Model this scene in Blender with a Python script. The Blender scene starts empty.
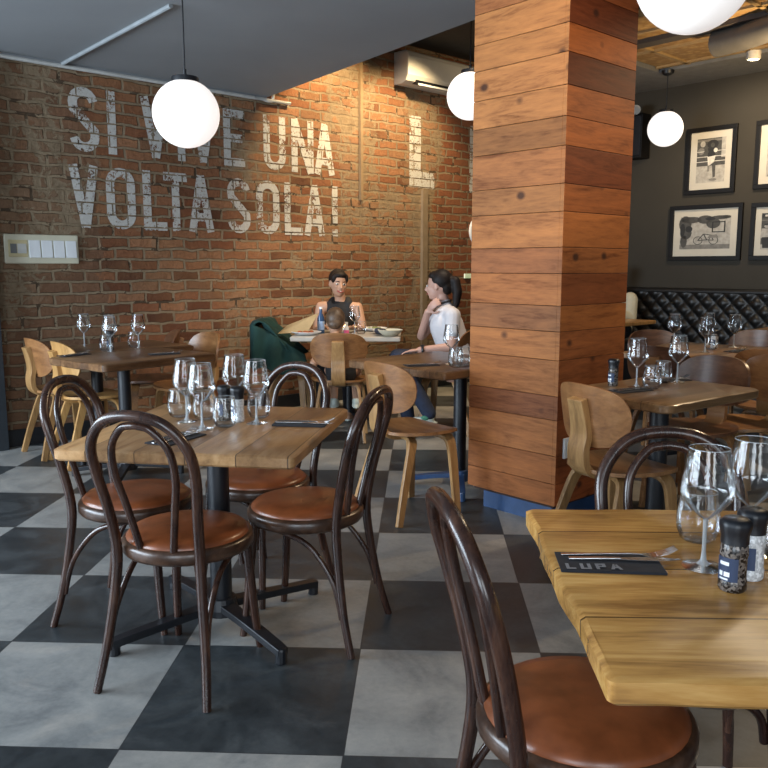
import bpy, math, random
from math import sin, cos, pi, sqrt, radians, atan2
from mathutils import Vector, Matrix
random.seed(7)
SC = bpy.context.scene
COL = SC.collection
K = sqrt(.5)

# ------------------------------------------------------------------ helpers
def xy(u, v, z=0.0):
    """room coordinates (u along the brick wall, v towards it) to world"""
    return Vector(((u - v) * K, (u + v) * K, z))

class G:
    def __init__(s):
        s.v = []; s.f = []; s.m = []; s.mi = 0; s.T = Matrix.Identity(4)
    def add(s, vs, fs):
        b = len(s.v)
        s.v += [tuple(s.T @ Vector(p)) for p in vs]
        s.f += [tuple(b + i for i in f) for f in fs]
        s.m += [s.mi] * len(fs)
        return s
    def box(s, x0, x1, y0, y1, z0, z1):
        return s.add([(x0,y0,z0),(x1,y0,z0),(x1,y1,z0),(x0,y1,z0),(x0,y0,z1),(x1,y0,z1),(x1,y1,z1),(x0,y1,z1)],
            [(0,3,2,1),(4,5,6,7),(0,1,5,4),(1,2,6,5),(2,3,7,6),(3,0,4,7)])
    def quad(s, a, b, c, d):
        return s.add([a,b,c,d], [(0,1,2,3)])
    def lathe(s, prof, n=24, c=(0,0,0), cap=False):
        vs = []; fs = []
        for (r, z) in prof:
            for i in range(n):
                a = 2*pi*i/n; vs.append((c[0]+r*cos(a), c[1]+r*sin(a), c[2]+z))
        for j in range(len(prof)-1):
            for i in range(n):
                k = (i+1) % n
                fs.append((j*n+i, j*n+k, (j+1)*n+k, (j+1)*n+i))
        if cap:
            fs.append(tuple(range(n))[::-1]); fs.append(tuple((len(prof)-1)*n+i for i in range(n)))
        return s.add(vs, fs)
    def tube(s, pts, r, n=10, closed=False, flat=None):
        """round (or elliptical) rod along a path"""
        P = [Vector(p) for p in pts]; N = len(P)
        R = r if isinstance(r, (list, tuple)) else [r]*N
        vs = []; fs = []; prev = None
        for i in range(N):
            if closed: t = P[(i+1) % N]-P[i-1]
            else: t = P[min(i+1, N-1)]-P[max(i-1, 0)]
            t.normalize()
            if prev is None:
                a = Vector((0,0,1)) if abs(t.z) < .9 else Vector((1,0,0))
                nx = t.cross(a).normalized()
            else:
                nx = (prev - t*prev.dot(t)).normalized()
            prev = nx; ny = t.cross(nx)
            for k in range(n):
                a = 2*pi*k/n
                vs.append(tuple(P[i] + nx*cos(a)*R[i] + ny*sin(a)*R[i]*(flat or 1)))
        M = N if closed else N-1
        for i in range(M):
            j = (i+1) % N
            for k in range(n):
                l = (k+1) % n
                fs.append((i*n+k, i*n+l, j*n+l, j*n+k))
        if not closed:
            fs.append(tuple(range(n))[::-1]); fs.append(tuple((N-1)*n+k for k in range(n)))
        return s.add(vs, fs)
    def ell(s, c, r, n=16, m=10, rot=None):
        vs = []; fs = []
        for j in range(m+1):
            t = pi*j/m
            for i in range(n):
                a = 2*pi*i/n
                p = Vector((r[0]*sin(t)*cos(a), r[1]*sin(t)*sin(a), -r[2]*cos(t)))
                if rot is not None: p = rot @ p
                vs.append(tuple(Vector(c)+p))
        for j in range(m):
            for i in range(n):
                k = (i+1) % n
                fs.append((j*n+i, j*n+k, (j+1)*n+k, (j+1)*n+i))
        return s.add(vs, fs)
    def limb(s, pts, rad, n=12):
        """chain of tapered capsules; the ends rounded by balls"""
        pts = [Vector(p) for p in pts]
        for i in range(len(pts)-1):
            s.tube([pts[i], pts[i+1]], [rad[i], rad[i+1]], n)
        for p, r in zip(pts, rad): s.ell(p, (r, r, r), n, 8)
        return s
    def ribbon(s, path, side, w, th):
        """flat bent strip: path points, side vector (width direction), widths, thickness"""
        P = [Vector(p) for p in path]; N = len(P); sd = Vector(side).normalized()
        W = w if isinstance(w, (list, tuple)) else [w]*N
        vs = []; fs = []
        for i in range(N):
            t = (P[min(i+1, N-1)]-P[max(i-1, 0)]).normalized()
            nn = t.cross(sd).normalized()
            for a, b in ((-1,-1),(1,-1),(1,1),(-1,1)):
                vs.append(tuple(P[i] + sd*a*W[i]/2 + nn*b*th/2))
        for i in range(N-1):
            for k in range(4):
                l = (k+1) % 4
                fs.append((i*4+k, i*4+l, i*4+4+l, i*4+4+k))
        fs.append((3,2,1,0)); fs.append(tuple((N-1)*4+k for k in range(4)))
        return s.add(vs, fs)
    def prism(s, poly, z0, z1):
        n = len(poly)
        vs = [(p[0],p[1],z0) for p in poly] + [(p[0],p[1],z1) for p in poly]
        fs = [tuple(range(n))[::-1], tuple(range(n, 2*n))] + [(i,(i+1)%n,n+(i+1)%n,n+i) for i in range(n)]
        return s.add(vs, fs)
    def build(s, name, mat, parent=None, smooth=False, bevel=0, sub=0, remesh=0):
        me = bpy.data.meshes.new(name)
        me.from_pydata(s.v, [], s.f)
        mats = mat if isinstance(mat, (list, tuple)) else [mat]
        for m in mats: me.materials.append(m)
        for i, p in enumerate(me.polygons): p.material_index = s.m[i]
        me.update()
        if smooth:
            for p in me.polygons: p.use_smooth = True
            try: me.set_sharp_from_angle(angle=radians(smooth if smooth > 1 else 42))
            except Exception: pass
        o = bpy.data.objects.new(name, me); COL.objects.link(o)
        if remesh:
            md = o.modifiers.new('r', 'REMESH'); md.mode = 'VOXEL'; md.voxel_size = remesh; md.use_smooth_shade = True
            md = o.modifiers.new('s', 'SMOOTH'); md.factor = .5; md.iterations = 6
        if bevel:
            md = o.modifiers.new('b', 'BEVEL'); md.width = bevel; md.segments = 2; md.limit_method = 'ANGLE'; md.angle_limit = radians(40)
        if sub:
            md = o.modifiers.new('u', 'SUBSURF'); md.levels = sub; md.render_levels = sub
        if parent: o.parent = parent
        return o

def smooth_path(pts, n=6, closed=False):
    P = [Vector(p) for p in pts]; out = []; N = len(P)
    M = N if closed else N-1
    for i in range(M):
        if closed: a,b,c,d = P[i-1],P[i],P[(i+1)%N],P[(i+2)%N]
        else: a,b,c,d = P[max(i-1,0)],P[i],P[i+1],P[min(i+2,N-1)]
        for k in range(n):
            t = k/n
            out.append(.5*((2*b)+(c-a)*t+(2*a-5*b+4*c-d)*t*t+(3*b-a-3*c+d)*t**3))
    if not closed: out.append(P[-1])
    return out

def tag(o, label, cat, group=None, kind=None):
    o['label'] = label; o['category'] = cat
    if group: o['group'] = group
    if kind: o['kind'] = kind
    return o
def thing(name, label, cat, loc=(0,0,0), rz=0, group=None):
    o = bpy.data.objects.new(name, None); COL.objects.link(o)
    o.location = loc; o.rotation_euler = (0,0,rz); o.empty_display_size = .1
    return tag(o, label, cat, group)
def struct(o, label):
    o['kind'] = 'structure'; o['label'] = label; o['category'] = o.name.split('_')[0].split('.')[0]; return o
def kids(o): return [c for c in bpy.data.objects if c.parent == o]
def copy_tree(src, label=None, loc=None, rz=None, parent=None):
    c = src.copy(); COL.objects.link(c)
    if parent: c.parent = parent
    if label: c['label'] = label
    if loc is not None: c.location = loc
    if rz is not None: c.rotation_euler = (0,0,rz)
    for ch in kids(src): copy_tree(ch, parent=c)
    return c
def heading(deg): return radians(deg - 90)      # model faces +Y

# ------------------------------------------------------------------ materials
def mat(name, col=(.5,.5,.5), rough=.5, metal=0, spec=.5):
    m = bpy.data.materials.new(name); m.use_nodes = True
    b = m.node_tree.nodes['Principled BSDF']
    b.inputs['Base Color'].default_value = (*col, 1); b.inputs['Roughness'].default_value = rough
    b.inputs['Metallic'].default_value = metal; b.inputs['Specular IOR Level'].default_value = spec
    return m
class NT:
    def __init__(s, m): s.t = m.node_tree; s.b = s.t.nodes['Principled BSDF']
    def n(s, typ, **kw):
        nd = s.t.nodes.new(typ)
        for k, v in kw.items():
            if k.startswith('i_'): nd.inputs[k[2:].replace('_',' ')].default_value = v
            else: setattr(nd, k, v)
        return nd
    def l(s, a, b): s.t.links.new(a, b)
    def math(s, op, a, b=None, c=None):
        nd = s.n('ShaderNodeMath', operation=op)
        for i, x in enumerate((a, b, c)):
            if x is None: continue
            if isinstance(x, (int, float)): nd.inputs[i].default_value = x
            else: s.l(x, nd.inputs[i])
        return nd.outputs[0]
    def mix(s, f, a, b, mode='MIX'):
        nd = s.n('ShaderNodeMix', data_type='RGBA', blend_type=mode)
        for i, x in ((0,f),(6,a),(7,b)):
            if isinstance(x, (int, float)): nd.inputs[i].default_value = x
            elif isinstance(x, tuple): nd.inputs[i].default_value = (*x, 1) if len(x) == 3 else x
            else: s.l(x, nd.inputs[i])
        return nd.outputs[2]
    def ramp(s, f, stops):
        nd = s.n('ShaderNodeValToRGB'); e = nd.color_ramp.elements
        while len(e) < len(stops): e.new(.5)
        for el, (p, c) in zip(e, stops): el.position = p; el.color = (*c, 1) if len(c) == 3 else c
        s.l(f, nd.inputs[0]); return nd.outputs[0]
    def coords(s, scale=(1,1,1), rnd=True):
        tc = s.n('ShaderNodeTexCoord'); mp = s.n('ShaderNodeMapping'); mp.inputs['Scale'].default_value = scale
        src = tc.outputs['Object']
        if rnd:
            oi = s.n('ShaderNodeObjectInfo'); ad = s.n('ShaderNodeVectorMath', operation='ADD')
            sc = s.n('ShaderNodeMath', operation='MULTIPLY'); sc.inputs[1].default_value = 37.
            s.l(oi.outputs['Random'], sc.inputs[0]); s.l(tc.outputs['Object'], ad.inputs[0]); s.l(sc.outputs[0], ad.inputs[1]); src = ad.outputs[0]
        s.l(src, mp.inputs[0]); return mp.outputs[0]
    def noise(s, vec, scale=5, detail=4, rough=.55, dist=0):
        nd = s.n('ShaderNodeTexNoise'); nd.inputs['Scale'].default_value = scale; nd.inputs['Detail'].default_value = detail
        nd.inputs['Roughness'].default_value = rough; nd.inputs['Distortion'].default_value = dist
        s.l(vec, nd.inputs['Vector']); return nd.outputs[0]
    def bump(s, h, strength=.3, dist=.01):
        nd = s.n('ShaderNodeBump'); nd.inputs['Strength'].default_value = strength; nd.inputs['Distance'].default_value = dist
        s.l(h, nd.inputs['Height']); s.l(nd.outputs[0], s.b.inputs['Normal'])

def wood(name, dark, mid, light, rough=.4, stretch=(1,14,14), sc=2.2, planks=None, rnd=True, bump=.15, spec=.5):
    m = mat(name, mid, rough, spec=spec); t = NT(m)
    v = t.coords(stretch, rnd)
    a = t.noise(v, sc, 6, .6, .6); b = t.noise(v, sc*6, 3, .6)
    f = t.math('ADD', t.math('MULTIPLY', a, .75), t.math('MULTIPLY', b, .25))
    c = t.ramp(f, [(.34, dark), (.5, mid), (.64, light)])
    if planks:      # axis index, width: a tone for every plank and a dark hairline between
        ax, w = planks
        tc = t.n('ShaderNodeTexCoord'); sp = t.n('ShaderNodeSeparateXYZ'); t.l(tc.outputs['Object'], sp.inputs[0])
        q = t.math('DIVIDE', t.math('ADD', sp.outputs[ax], 10.03), w)
        wn = t.n('ShaderNodeTexWhiteNoise', noise_dimensions='1D'); t.l(t.math('FLOOR', q), wn.inputs['W'])
        c = t.mix(1., c, t.ramp(wn.outputs['Value'], [(0, (.66,.62,.58)), (.5, (.95,.95,.95)), (1, (1.15,1.12,1.05))]), 'MULTIPLY')
        fr = t.math('FRACT', q); line = t.math('LESS_THAN', t.math('MINIMUM', fr, t.math('SUBTRACT', 1., fr)), .012)
        c = t.mix(line, c, tuple(x*.35 for x in dark))
    t.l(c, t.b.inputs['Base Color'])
    t.bump(f, bump, .004)
    return m

def plain(name, col, rough=.5, metal=0, vary=.12, scale=12, bump=0, spec=.5):
    m = mat(name, col, rough, metal, spec); t = NT(m); v = t.coords((1,1,1))
    f = t.noise(v, scale, 4)
    c = t.ramp(f, [(.3, tuple(max(0, x*(1-vary)) for x in col)), (.7, tuple(min(1, x*(1+vary)) for x in col))])
    t.l(c, t.b.inputs['Base Color'])
    if bump: t.bump(f, bump, .003)
    return m

BENT = wood('bentwood_stain', (.013,.006,.005), (.034,.014,.009), (.066,.029,.017), .24, (10,10,1.5), 3)
LEATHER = plain('brown_leather', (.20,.056,.018), .33, 0, .40, 9, .15)
RING = wood('seat_ring_wood', (.022,.010,.006), (.048,.023,.013), (.08,.04,.023), .3, (6,6,6), 3)
PLY_GOLD = wood('golden_ply', (.27,.135,.043), (.42,.225,.075), (.52,.30,.11), .38, (8,8,1.2), 2.4)
PLY = wood('brown_ply', (.14,.062,.024), (.24,.115,.045), (.33,.17,.07), .33, (1.2,8,8), 2.2)
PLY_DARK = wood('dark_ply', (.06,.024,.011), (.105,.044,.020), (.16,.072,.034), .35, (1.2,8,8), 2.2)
PLY_ORANGE = wood('orange_ply_back', (.14,.058,.022), (.235,.105,.038), (.31,.15,.058), .33, (1.2,8,8), 2.2)
TOP_NEAR = wood('near_top_wood', (.23,.105,.026), (.46,.235,.062), (.60,.35,.115), .27, (1.1,9,9), 2.0, planks=(1,.205), rnd=False)
TOP_MID = wood('mid_top_wood', (.24,.125,.055), (.40,.225,.10), (.50,.31,.16), .32, (9,1.1,9), 2.0, planks=(0,.155), rnd=False)
TOP_BROWN = wood('brown_top_wood', (.13,.068,.03), (.245,.14,.065), (.34,.20,.10), .28, (1.1,9,9), 2.0, planks=(1,.19), rnd=False)
TOP_OLD = wood('dark_top_wood', (.08,.038,.018), (.17,.09,.043), (.27,.15,.075), .3, (1.1,9,9), 2.0, planks=(1,.15), rnd=False)
BLACK = plain('black_metal', (.006,.007,.010), .4, 0, .2)
BLUEBLACK = plain('blue_reflection_metal', (.022,.055,.135), .4, 0, .2)  # plinth and table foot: blue window reflection put into the dark colour
WHITE = plain('white_plastic', (.72,.74,.75), .4, 0, .03)
CREAM = plain('cream_plastic', (.58,.55,.42), .45, 0, .04)
STEEL = plain('cutlery_steel', (.55,.55,.56), .22, 1, .05)
NAPKIN = plain('black_napkin', (.018,.019,.025), .85, 0, .2, 60)
FRAME = plain('black_frame', (.005,.0045,.0045), .5, spec=.25)
PLASTER = plain('ceiling_paint', (.25,.265,.28), .75, 0, .06, 1.4)

def glass_mat(name, tint=(.97,.985,.99), gl=.9, rough=.02):
    m = bpy.data.materials.new(name); m.use_nodes = True; nt = m.node_tree; nt.nodes.clear()
    o = nt.nodes.new('ShaderNodeOutputMaterial'); mx = nt.nodes.new('ShaderNodeMixShader')
    tr = nt.nodes.new('ShaderNodeBsdfTransparent'); tr.inputs[0].default_value = (*tint, 1)
    gs = nt.nodes.new('ShaderNodeBsdfGlossy'); gs.inputs['Roughness'].default_value = rough; gs.inputs[0].default_value = (gl,gl,gl,1)
    lw = nt.nodes.new('ShaderNodeLayerWeight'); lw.inputs[0].default_value = .22
    nz = nt.nodes.new('ShaderNodeTexNoise'); nz.inputs['Scale'].default_value = 18
    md = nt.nodes.new('ShaderNodeMath'); md.operation = 'MULTIPLY_ADD'; md.inputs[1].default_value = .85; md.inputs[2].default_value = .04
    bp = nt.nodes.new('ShaderNodeBump'); bp.inputs['Strength'].default_value = .05; bp.inputs['Distance'].default_value = .01
    L = nt.links.new
    L(nz.outputs[0], bp.inputs['Height']); L(bp.outputs[0], gs.inputs['Normal'])
    L(lw.outputs['Fresnel'], md.inputs[0]); L(md.outputs[0], mx.inputs[0]); L(tr.outputs[0], mx.inputs[1]); L(gs.outputs[0], mx.inputs[2]); L(mx.outputs[0], o.inputs[0])
    return m
GLASS = glass_mat('clear_glass')
STEM = plain('stem_glass', (.55,.58,.60), .06, 0, .02, spec=.9)
STEM.node_tree.nodes['Principled BSDF'].inputs['Transmission Weight'].default_value = .55
STEM.node_tree.nodes['Principled BSDF'].inputs['IOR'].default_value = 1.2

def glow(name, col, s):
    m = mat(name, (.9,.88,.85), .2); b = m.node_tree.nodes['Principled BSDF']
    b.inputs['Emission Color'].default_value = (*col, 1); b.inputs['Emission Strength'].default_value = s
    return m

# floor: checker of slate and pale stone tiles, 0.6 m
def floor_mat():
    m = mat('checker_stone', rough=.4); t = NT(m); tc = t.n('ShaderNodeTexCoord'); sp = t.n('ShaderNodeSeparateXYZ')
    t.l(tc.outputs['Object'], sp.inputs[0]); s = .6
    ix = t.math('DIVIDE', sp.outputs[0], s); iy = t.math('DIVIDE', sp.outputs[1], s)
    fx = t.math('FLOOR', ix); fy = t.math('FLOOR', iy)
    par = t.math('MODULO', t.math('ADD', t.math('ADD', fx, fy), 100.), 2.)     # 0 dark, 1 pale
    cb = t.n('ShaderNodeCombineXYZ'); t.l(fx, cb.inputs[0]); t.l(fy, cb.inputs[1])
    wn = t.n('ShaderNodeTexWhiteNoise'); t.l(cb.outputs[0], wn.inputs['Vector'])
    off = t.n('ShaderNodeVectorMath', operation='MULTIPLY_ADD'); t.l(wn.outputs['Color'], off.inputs[0]); off.inputs[1].default_value = (9,9,9); t.l(tc.outputs['Object'], off.inputs[2])
    n1 = t.noise(off.outputs[0], 3.2, 8, .62, 1.4); n2 = t.noise(off.outputs[0], 45, 4, .7)
    f = t.math('ADD', t.math('MULTIPLY', n1, .75), t.math('MULTIPLY', n2, .25))
    dk = t.ramp(f, [(.36, (.016,.020,.023)), (.5, (.030,.036,.040)), (.66, (.060,.068,.072))])
    lt = t.ramp(f, [(.34, (.15,.155,.155)), (.5, (.235,.235,.225)), (.66, (.31,.30,.28))])
    c = t.mix(par, dk, lt)
    gx = t.math('PINGPONG', ix, .5); gy = t.math('PINGPONG', iy, .5)
    g = t.math('LESS_THAN', t.math('MINIMUM', gx, gy), .0035)
    c = t.mix(g, c, (.03,.032,.035))
    t.l(c, t.b.inputs['Base Color'])
    r = t.ramp(n1, [(.3, (.30,.30,.30)), (.7, (.46,.46,.46))]); t.l(r, t.b.inputs['Roughness'])
    t.bump(t.math('SUBTRACT', f, t.math('MULTIPLY', g, .6)), .12, .004)
    return m

# brick wall, object X = along the wall, object Z = up
def brick_mat():
    m = mat('old_brick', rough=.85, spec=.2); t = NT(m); tc = t.n('ShaderNodeTexCoord'); sp = t.n('ShaderNodeSeparateXYZ')
    O = tc.outputs['Object']; t.l(O, sp.inputs[0]); X, Z = sp.outputs[0], sp.outputs[2]
    wob = t.n('ShaderNodeTexNoise'); wob.inputs['Scale'].default_value = 7; wob.inputs['Detail'].default_value = 4; t.l(O, wob.inputs['Vector'])
    def warp(amt):
        a = t.n('ShaderNodeVectorMath', operation='SUBTRACT'); t.l(wob.outputs['Color'], a.inputs[0]); a.inputs[1].default_value = (.5,.5,.5)
        b = t.n('ShaderNodeVectorMath', operation='MULTIPLY_ADD'); t.l(a.outputs[0], b.inputs[0]); b.inputs[1].default_value = (amt,amt,amt); t.l(O, b.inputs[2])
        s2 = t.n('ShaderNodeSeparateXYZ'); t.l(b.outputs[0], s2.inputs[0])
        c = t.n('ShaderNodeCombineXYZ'); t.l(s2.outputs[0], c.inputs[0]); t.l(s2.outputs[2], c.inputs[1]); return c.outputs[0], s2
    vec, _ = warp(.045)
    w2 = t.n('ShaderNodeTexNoise'); w2.inputs['Scale'].default_value = 2.3; w2.inputs['Detail'].default_value = 6; w2.inputs['Roughness'].default_value = .7; t.l(O, w2.inputs['Vector'])
    wa = t.n('ShaderNodeVectorMath', operation='SUBTRACT'); t.l(w2.outputs['Color'], wa.inputs[0]); wa.inputs[1].default_value = (.5,.5,.5)
    wb_ = t.n('ShaderNodeVectorMath', operation='MULTIPLY_ADD'); t.l(wa.outputs[0], wb_.inputs[0]); wb_.inputs[1].default_value = (.75,.75,.75); wsub = t.n('ShaderNodeVectorMath', operation='SUBTRACT'); t.l(O, wsub.inputs[0]); wsub.inputs[1].default_value = (3.2,0,0); t.l(wsub.outputs[0], wb_.inputs[2])
    sw = t.n('ShaderNodeSeparateXYZ'); t.l(wb_.outputs[0], sw.inputs[0])
    br = t.n('ShaderNodeTexBrick'); t.l(vec, br.inputs['Vector'])
    br.inputs['Color1'].default_value = (0,0,0,1); br.inputs['Color2'].default_value = (1,1,1,1); br.inputs['Mortar'].default_value = (.5,.5,.5,1)
    br.inputs['Scale'].default_value = 1; br.inputs['Brick Width'].default_value = .235; br.inputs['Row Height'].default_value = .083
    br.inputs['Mortar Size'].default_value = .012; br.inputs['Mortar Smooth'].default_value = .35; br.inputs['Bias'].default_value = 0
    bw = t.math('MULTIPLY', br.outputs['Color'], 1.)
    mort = br.outputs['Fac']
    big = t.noise(O, 1.1, 4, .6, .8); med = t.noise(O, 5.5, 6, .65, .4); fin = t.noise(O, 38, 5, .7)
    # tone of each brick
    base = t.ramp(bw, [(0, (.085,.036,.020)), (.22, (.19,.068,.032)), (.5, (.25,.105,.052)), (.72, (.33,.155,.078)), (.88, (.25,.13,.07)), (1, (.15,.075,.04))])
    base = t.mix(t.ramp(big, [(.35,(0,0,0)),(.62,(1,1,1))]), base, t.mix(.55, base, (.31,.155,.07)))
    # left-hand end: smoky brown bricks
    left = t.math('LESS_THAN', sw.outputs[0], 1.75)
    lf = t.math('MULTIPLY', left, .75)
    base = t.mix(lf, base, t.mix(.72, base, (.13,.085,.055)))
    # right end beyond 5.45: clean dark red bricks
    right = t.math('GREATER_THAN', sw.outputs[0], 5.42); clean = t.math('MULTIPLY', right, .5)
    base = t.mix(clean, base, (.20,.052,.024))
    base = t.mix(t.ramp(fin, [(.35,(.0,.0,.0)),(.7,(.5,.5,.5))]), base, (.10,.05,.03))
    plas = t.ramp(med, [(.3, (.17,.125,.08)), (.5, (.26,.20,.13)), (.7, (.35,.28,.19))])
    plas = t.mix(t.ramp(fin, [(.4,(0,0,0)),(.75,(.5,.5,.5))]), plas, (.16,.10,.055))
    # plaster and mortar smear: noise patches plus vertical bands
    def band(x0, x1, z0=-1, z1=9):
        a = t.math('MULTIPLY', t.math('GREATER_THAN', sw.outputs[0], x0), t.math('LESS_THAN', sw.outputs[0], x1))
        b = t.math('MULTIPLY', t.math('GREATER_THAN', sw.outputs[2], z0), t.math('LESS_THAN', sw.outputs[2], z1))
        return t.math('MULTIPLY', a, b)
    pm = t.math('GREATER_THAN', t.math('ADD', t.math('MULTIPLY', big, .62), t.math('MULTIPLY', med, .38)), .55)
    for bd in ((1.26,1.47,1.75,3), (1.3,1.62,1.5,2.0), (4.08,4.55,1.95,9), (4.1,5.3,1.6,2.0), (4.95,5.38,.0,9), (2.85,3.15,1.95,2.35), (3.9,4.2,2.35,3.2)):
        pm = t.math('MAXIMUM', pm, band(*bd))
    pm = t.math('MULTIPLY', pm, t.math('SUBTRACT', 1., t.math('MULTIPLY', clean, 1.6)))
    brick_in = t.math('GREATER_THAN', med, .50)
    pm = t.math('MULTIPLY', pm, t.math('SUBTRACT', 1., t.math('MULTIPLY', brick_in, .75)))
    mc = t.mix(.4, plas, (.22,.155,.095))
    c = t.mix(mort, base, mc)
    c = t.mix(t.math('MULTIPLY', pm, .88), c, plas)
    # deep dark joints here and there
    dj = t.math('MULTIPLY', mort, t.math('GREATER_THAN', med, .58))
    c = t.mix(t.math('MULTIPLY', dj, .8), c, (.035,.018,.010))
    t.l(c, t.b.inputs['Base Color'])
    h = t.math('ADD', t.math('MULTIPLY', t.math('SUBTRACT', 1., mort), t.math('SUBTRACT', 1., t.math('MULTIPLY', pm, .75))), t.math('ADD', t.math('MULTIPLY', med, 1.1), t.math('MULTIPLY', fin, .35)))
    t.bump(h, 1., .02)
    return m

def paint_mat():
    m = mat('worn_white_paint', (.62,.60,.56), .8); t = NT(m); nt = m.node_tree
    tc = t.n('ShaderNodeTexCoord'); O = tc.outputs['Object']
    n1 = t.noise(O, 48, 6, .8, .5); n2 = t.noise(O, 7, 4)
    sp = t.n('ShaderNodeSeparateXYZ'); t.l(O, sp.inputs[0]); c = t.n('ShaderNodeCombineXYZ'); t.l(sp.outputs[0], c.inputs[0]); t.l(sp.outputs[2], c.inputs[1])
    br = t.n('ShaderNodeTexBrick'); t.l(c.outputs[0], br.inputs['Vector']); br.inputs['Scale'].default_value = 1
    br.inputs['Brick Width'].default_value = .235; br.inputs['Row Height'].default_value = .083; br.inputs['Mortar Size'].default_value = .006
    wear = t.math('ADD', t.math('MULTIPLY', n1, .6), t.math('ADD', t.math('MULTIPLY', n2, .4), t.math('MULTIPLY', br.outputs['Fac'], .12)))
    col = t.ramp(n1, [(.3,(.55,.54,.51)),(.7,(.40,.375,.34))]); t.l(col, t.b.inputs['Base Color'])
    a = t.math('LESS_THAN', wear, .545)
    mx = nt.nodes.new('ShaderNodeMixShader'); tr = nt.nodes.new('ShaderNodeBsdfTransparent')
    t.l(a, mx.inputs[0]); t.l(tr.outputs[0], mx.inputs[1]); t.l(t.b.outputs[0], mx.inputs[2])
    t.l(mx.outputs[0], nt.nodes['Material Output'].inputs[0])
    return m

# ------------------------------------------------------------------ room shell
RZ = radians(45)            # room axes against the tile grid
def room_obj(o, u=0, v=0, z=0):
    o.location = xy(u, v, z); o.rotation_euler = (0,0,RZ); return o

g = G(); g.box(-4.6, 8.6, -5.4, 11.0, -.1, 0)
struct(g.build('floor', floor_mat()), 'dark and pale checkered stone tile floor')

wb = G(); wb.box(0, 10.8, 0, .2, 0, 3.6)
wall = room_obj(struct(wb.build('wall_left', brick_mat()), 'old exposed brick wall with worn white painted slogan'), -3.2, 4.02)
OFF = 3.2
g = G(); g.box(0, .2, -9.5, 4.3, 0, 3.6)
wall2 = room_obj(struct(g.build('wall_right', plain('charcoal_wall', (.046,.041,.033), .8, 0, .08, 2, spec=.15)), 'charcoal painted wall with framed photographs'), 7.5, 0)
g = G(); g.box(0, 10.7, -.02, 0, 0, .12)
room_obj(struct(g.build('baseboard_left', plain('black_skirting', (.012,.013,.016), .5)), 'black skirting board under the brick wall'), -3.2, 4.02)
g = G(); g.box(0, .12, -.10, 0, 0, 2.7)
room_obj(struct(g.build('trim_1', plain('dark_post_paint', (.02,.026,.032), .4)), 'dark painted post at the left end of the brick wall'), .85, 4.02)

# low grey ceiling, its edge runs nearly square to the brick wall
g = G()
poly = [(-3.2,4.02),(3.26,4.02),(2.92,1.38),(2.12,-4.83),(-3.2,-4.83)]
pw = [tuple(xy(u,v))[:2] for u,v in poly]
g.prism(pw[::-1], 2.70, 3.55)
struct(g.build('ceiling', PLASTER), 'low grey plaster ceiling over the near tables')
# high ceiling
g = G(); pw = [tuple(xy(u,v))[:2] for u,v in [(2.1,4.1),(7.6,4.1),(7.6,-5.2),(2.1,-5.2)]]
g.prism(pw[::-1], 3.42, 3.6)
struct(g.build('ceiling', plain('dark_ceiling', (.035,.033,.032), .8)), 'dark high ceiling beyond the low soffit')
g = G()
for a in ([(6.79,-5.0),(7.5,-5.0),(7.5,4.02),(6.79,4.02)], [(5.0,2.40),(6.79,2.40),(6.79,4.02),(5.0,4.02)][:0] or [(6.2,2.37),(6.79,2.37),(6.79,4.02),(6.2,4.02)]):
    g.prism([tuple(xy(u,v))[:2] for u,v in a][::-1], 3.17, 3.42)
struct(g.build('ceiling', plain('grey_border', (.16,.16,.16), .8)), 'grey plaster border along the charcoal wall')
def cork_mat():
    m = mat('pressed_ceiling_tile', rough=.7); t = NT(m); tc = t.n('ShaderNodeTexCoord'); O = tc.outputs['Object']
    v = t.n('ShaderNodeTexVoronoi'); v.inputs['Scale'].default_value = 16; t.l(O, v.inputs['Vector'])
    c = t.ramp(v.outputs['Distance'], [(0,(.42,.27,.11)),(.6,(.26,.15,.055))]); t.l(c, t.b.inputs['Base Color']); t.bump(v.outputs['Distance'], .5, .01); return m
g = G(); g.box(0, 1.62, 0, 5.2, 0, .06)
cg = room_obj(struct(g.build('ceiling', cork_mat()), 'golden pressed ceiling tiles in a dark grid'), 5.16, -2.84, 3.21)
gg = G()
for k in range(3): gg.box(.0+.6*k-.02+.36, .6*k+.02+.36, 0, 5.2, -.02, 0)
for k in range(9): gg.box(0, 1.62, .6*k+.1-.02, .6*k+.1+.02, -.02, 0)
gg.build('grid_bars', plain('grid_bar', (.30,.2,.09), .6), cg)
g = G(); g.box(0,.14, 0, 5.2, 0, .25); 
room_obj(struct(g.build('trim_2', plain('dark_beam', (.05,.04,.035), .7)), 'dark beam crossing the golden ceiling'), 5.72, -2.84, 3.17)
# ceiling batten and edge trim
g = G(); g.box(0, 6.4, -.03, 0, -.03, 0)
room_obj(struct(g.build('trim_3', PLASTER), 'pale cove strip between brick wall and low ceiling'), -3.15, 4.02, 2.70)
g = G(); g.tube([xy(1.52,4.0,2.69), xy(1.47,2.3,2.69)], .013, 8)
tag(g.build('ceiling_conduit', plain('grey_conduit', (.25,.27,.28), .8), smooth=True), 'thin painted conduit running across grey ceiling to the lamp', 'conduit')
g = G(); g.tube(smooth_path([xy(-3.,3.985,2.675), xy(3.05,3.985,2.675), xy(3.12,3.985,2.675), xy(3.2,3.985,2.675), xy(3.27,3.985,2.67), xy(3.31,3.985,2.70), xy(3.31,3.985,2.9)], 4), .014, 8)
tag(g.build('wall_conduit', plain('white_conduit', (.5,.5,.48), .5), smooth=True), 'white conduit along top of brick wall bending up at ceiling edge', 'conduit')
g = G(); g.box(5.13,5.20, 3.985,4.02, .12,2.05); g.T = Matrix.Identity(4)
o = g.build('wall_channel', plain('plaster_strip', (.20,.145,.09), .8)); o.rotation_euler = (0,0,RZ)
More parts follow.
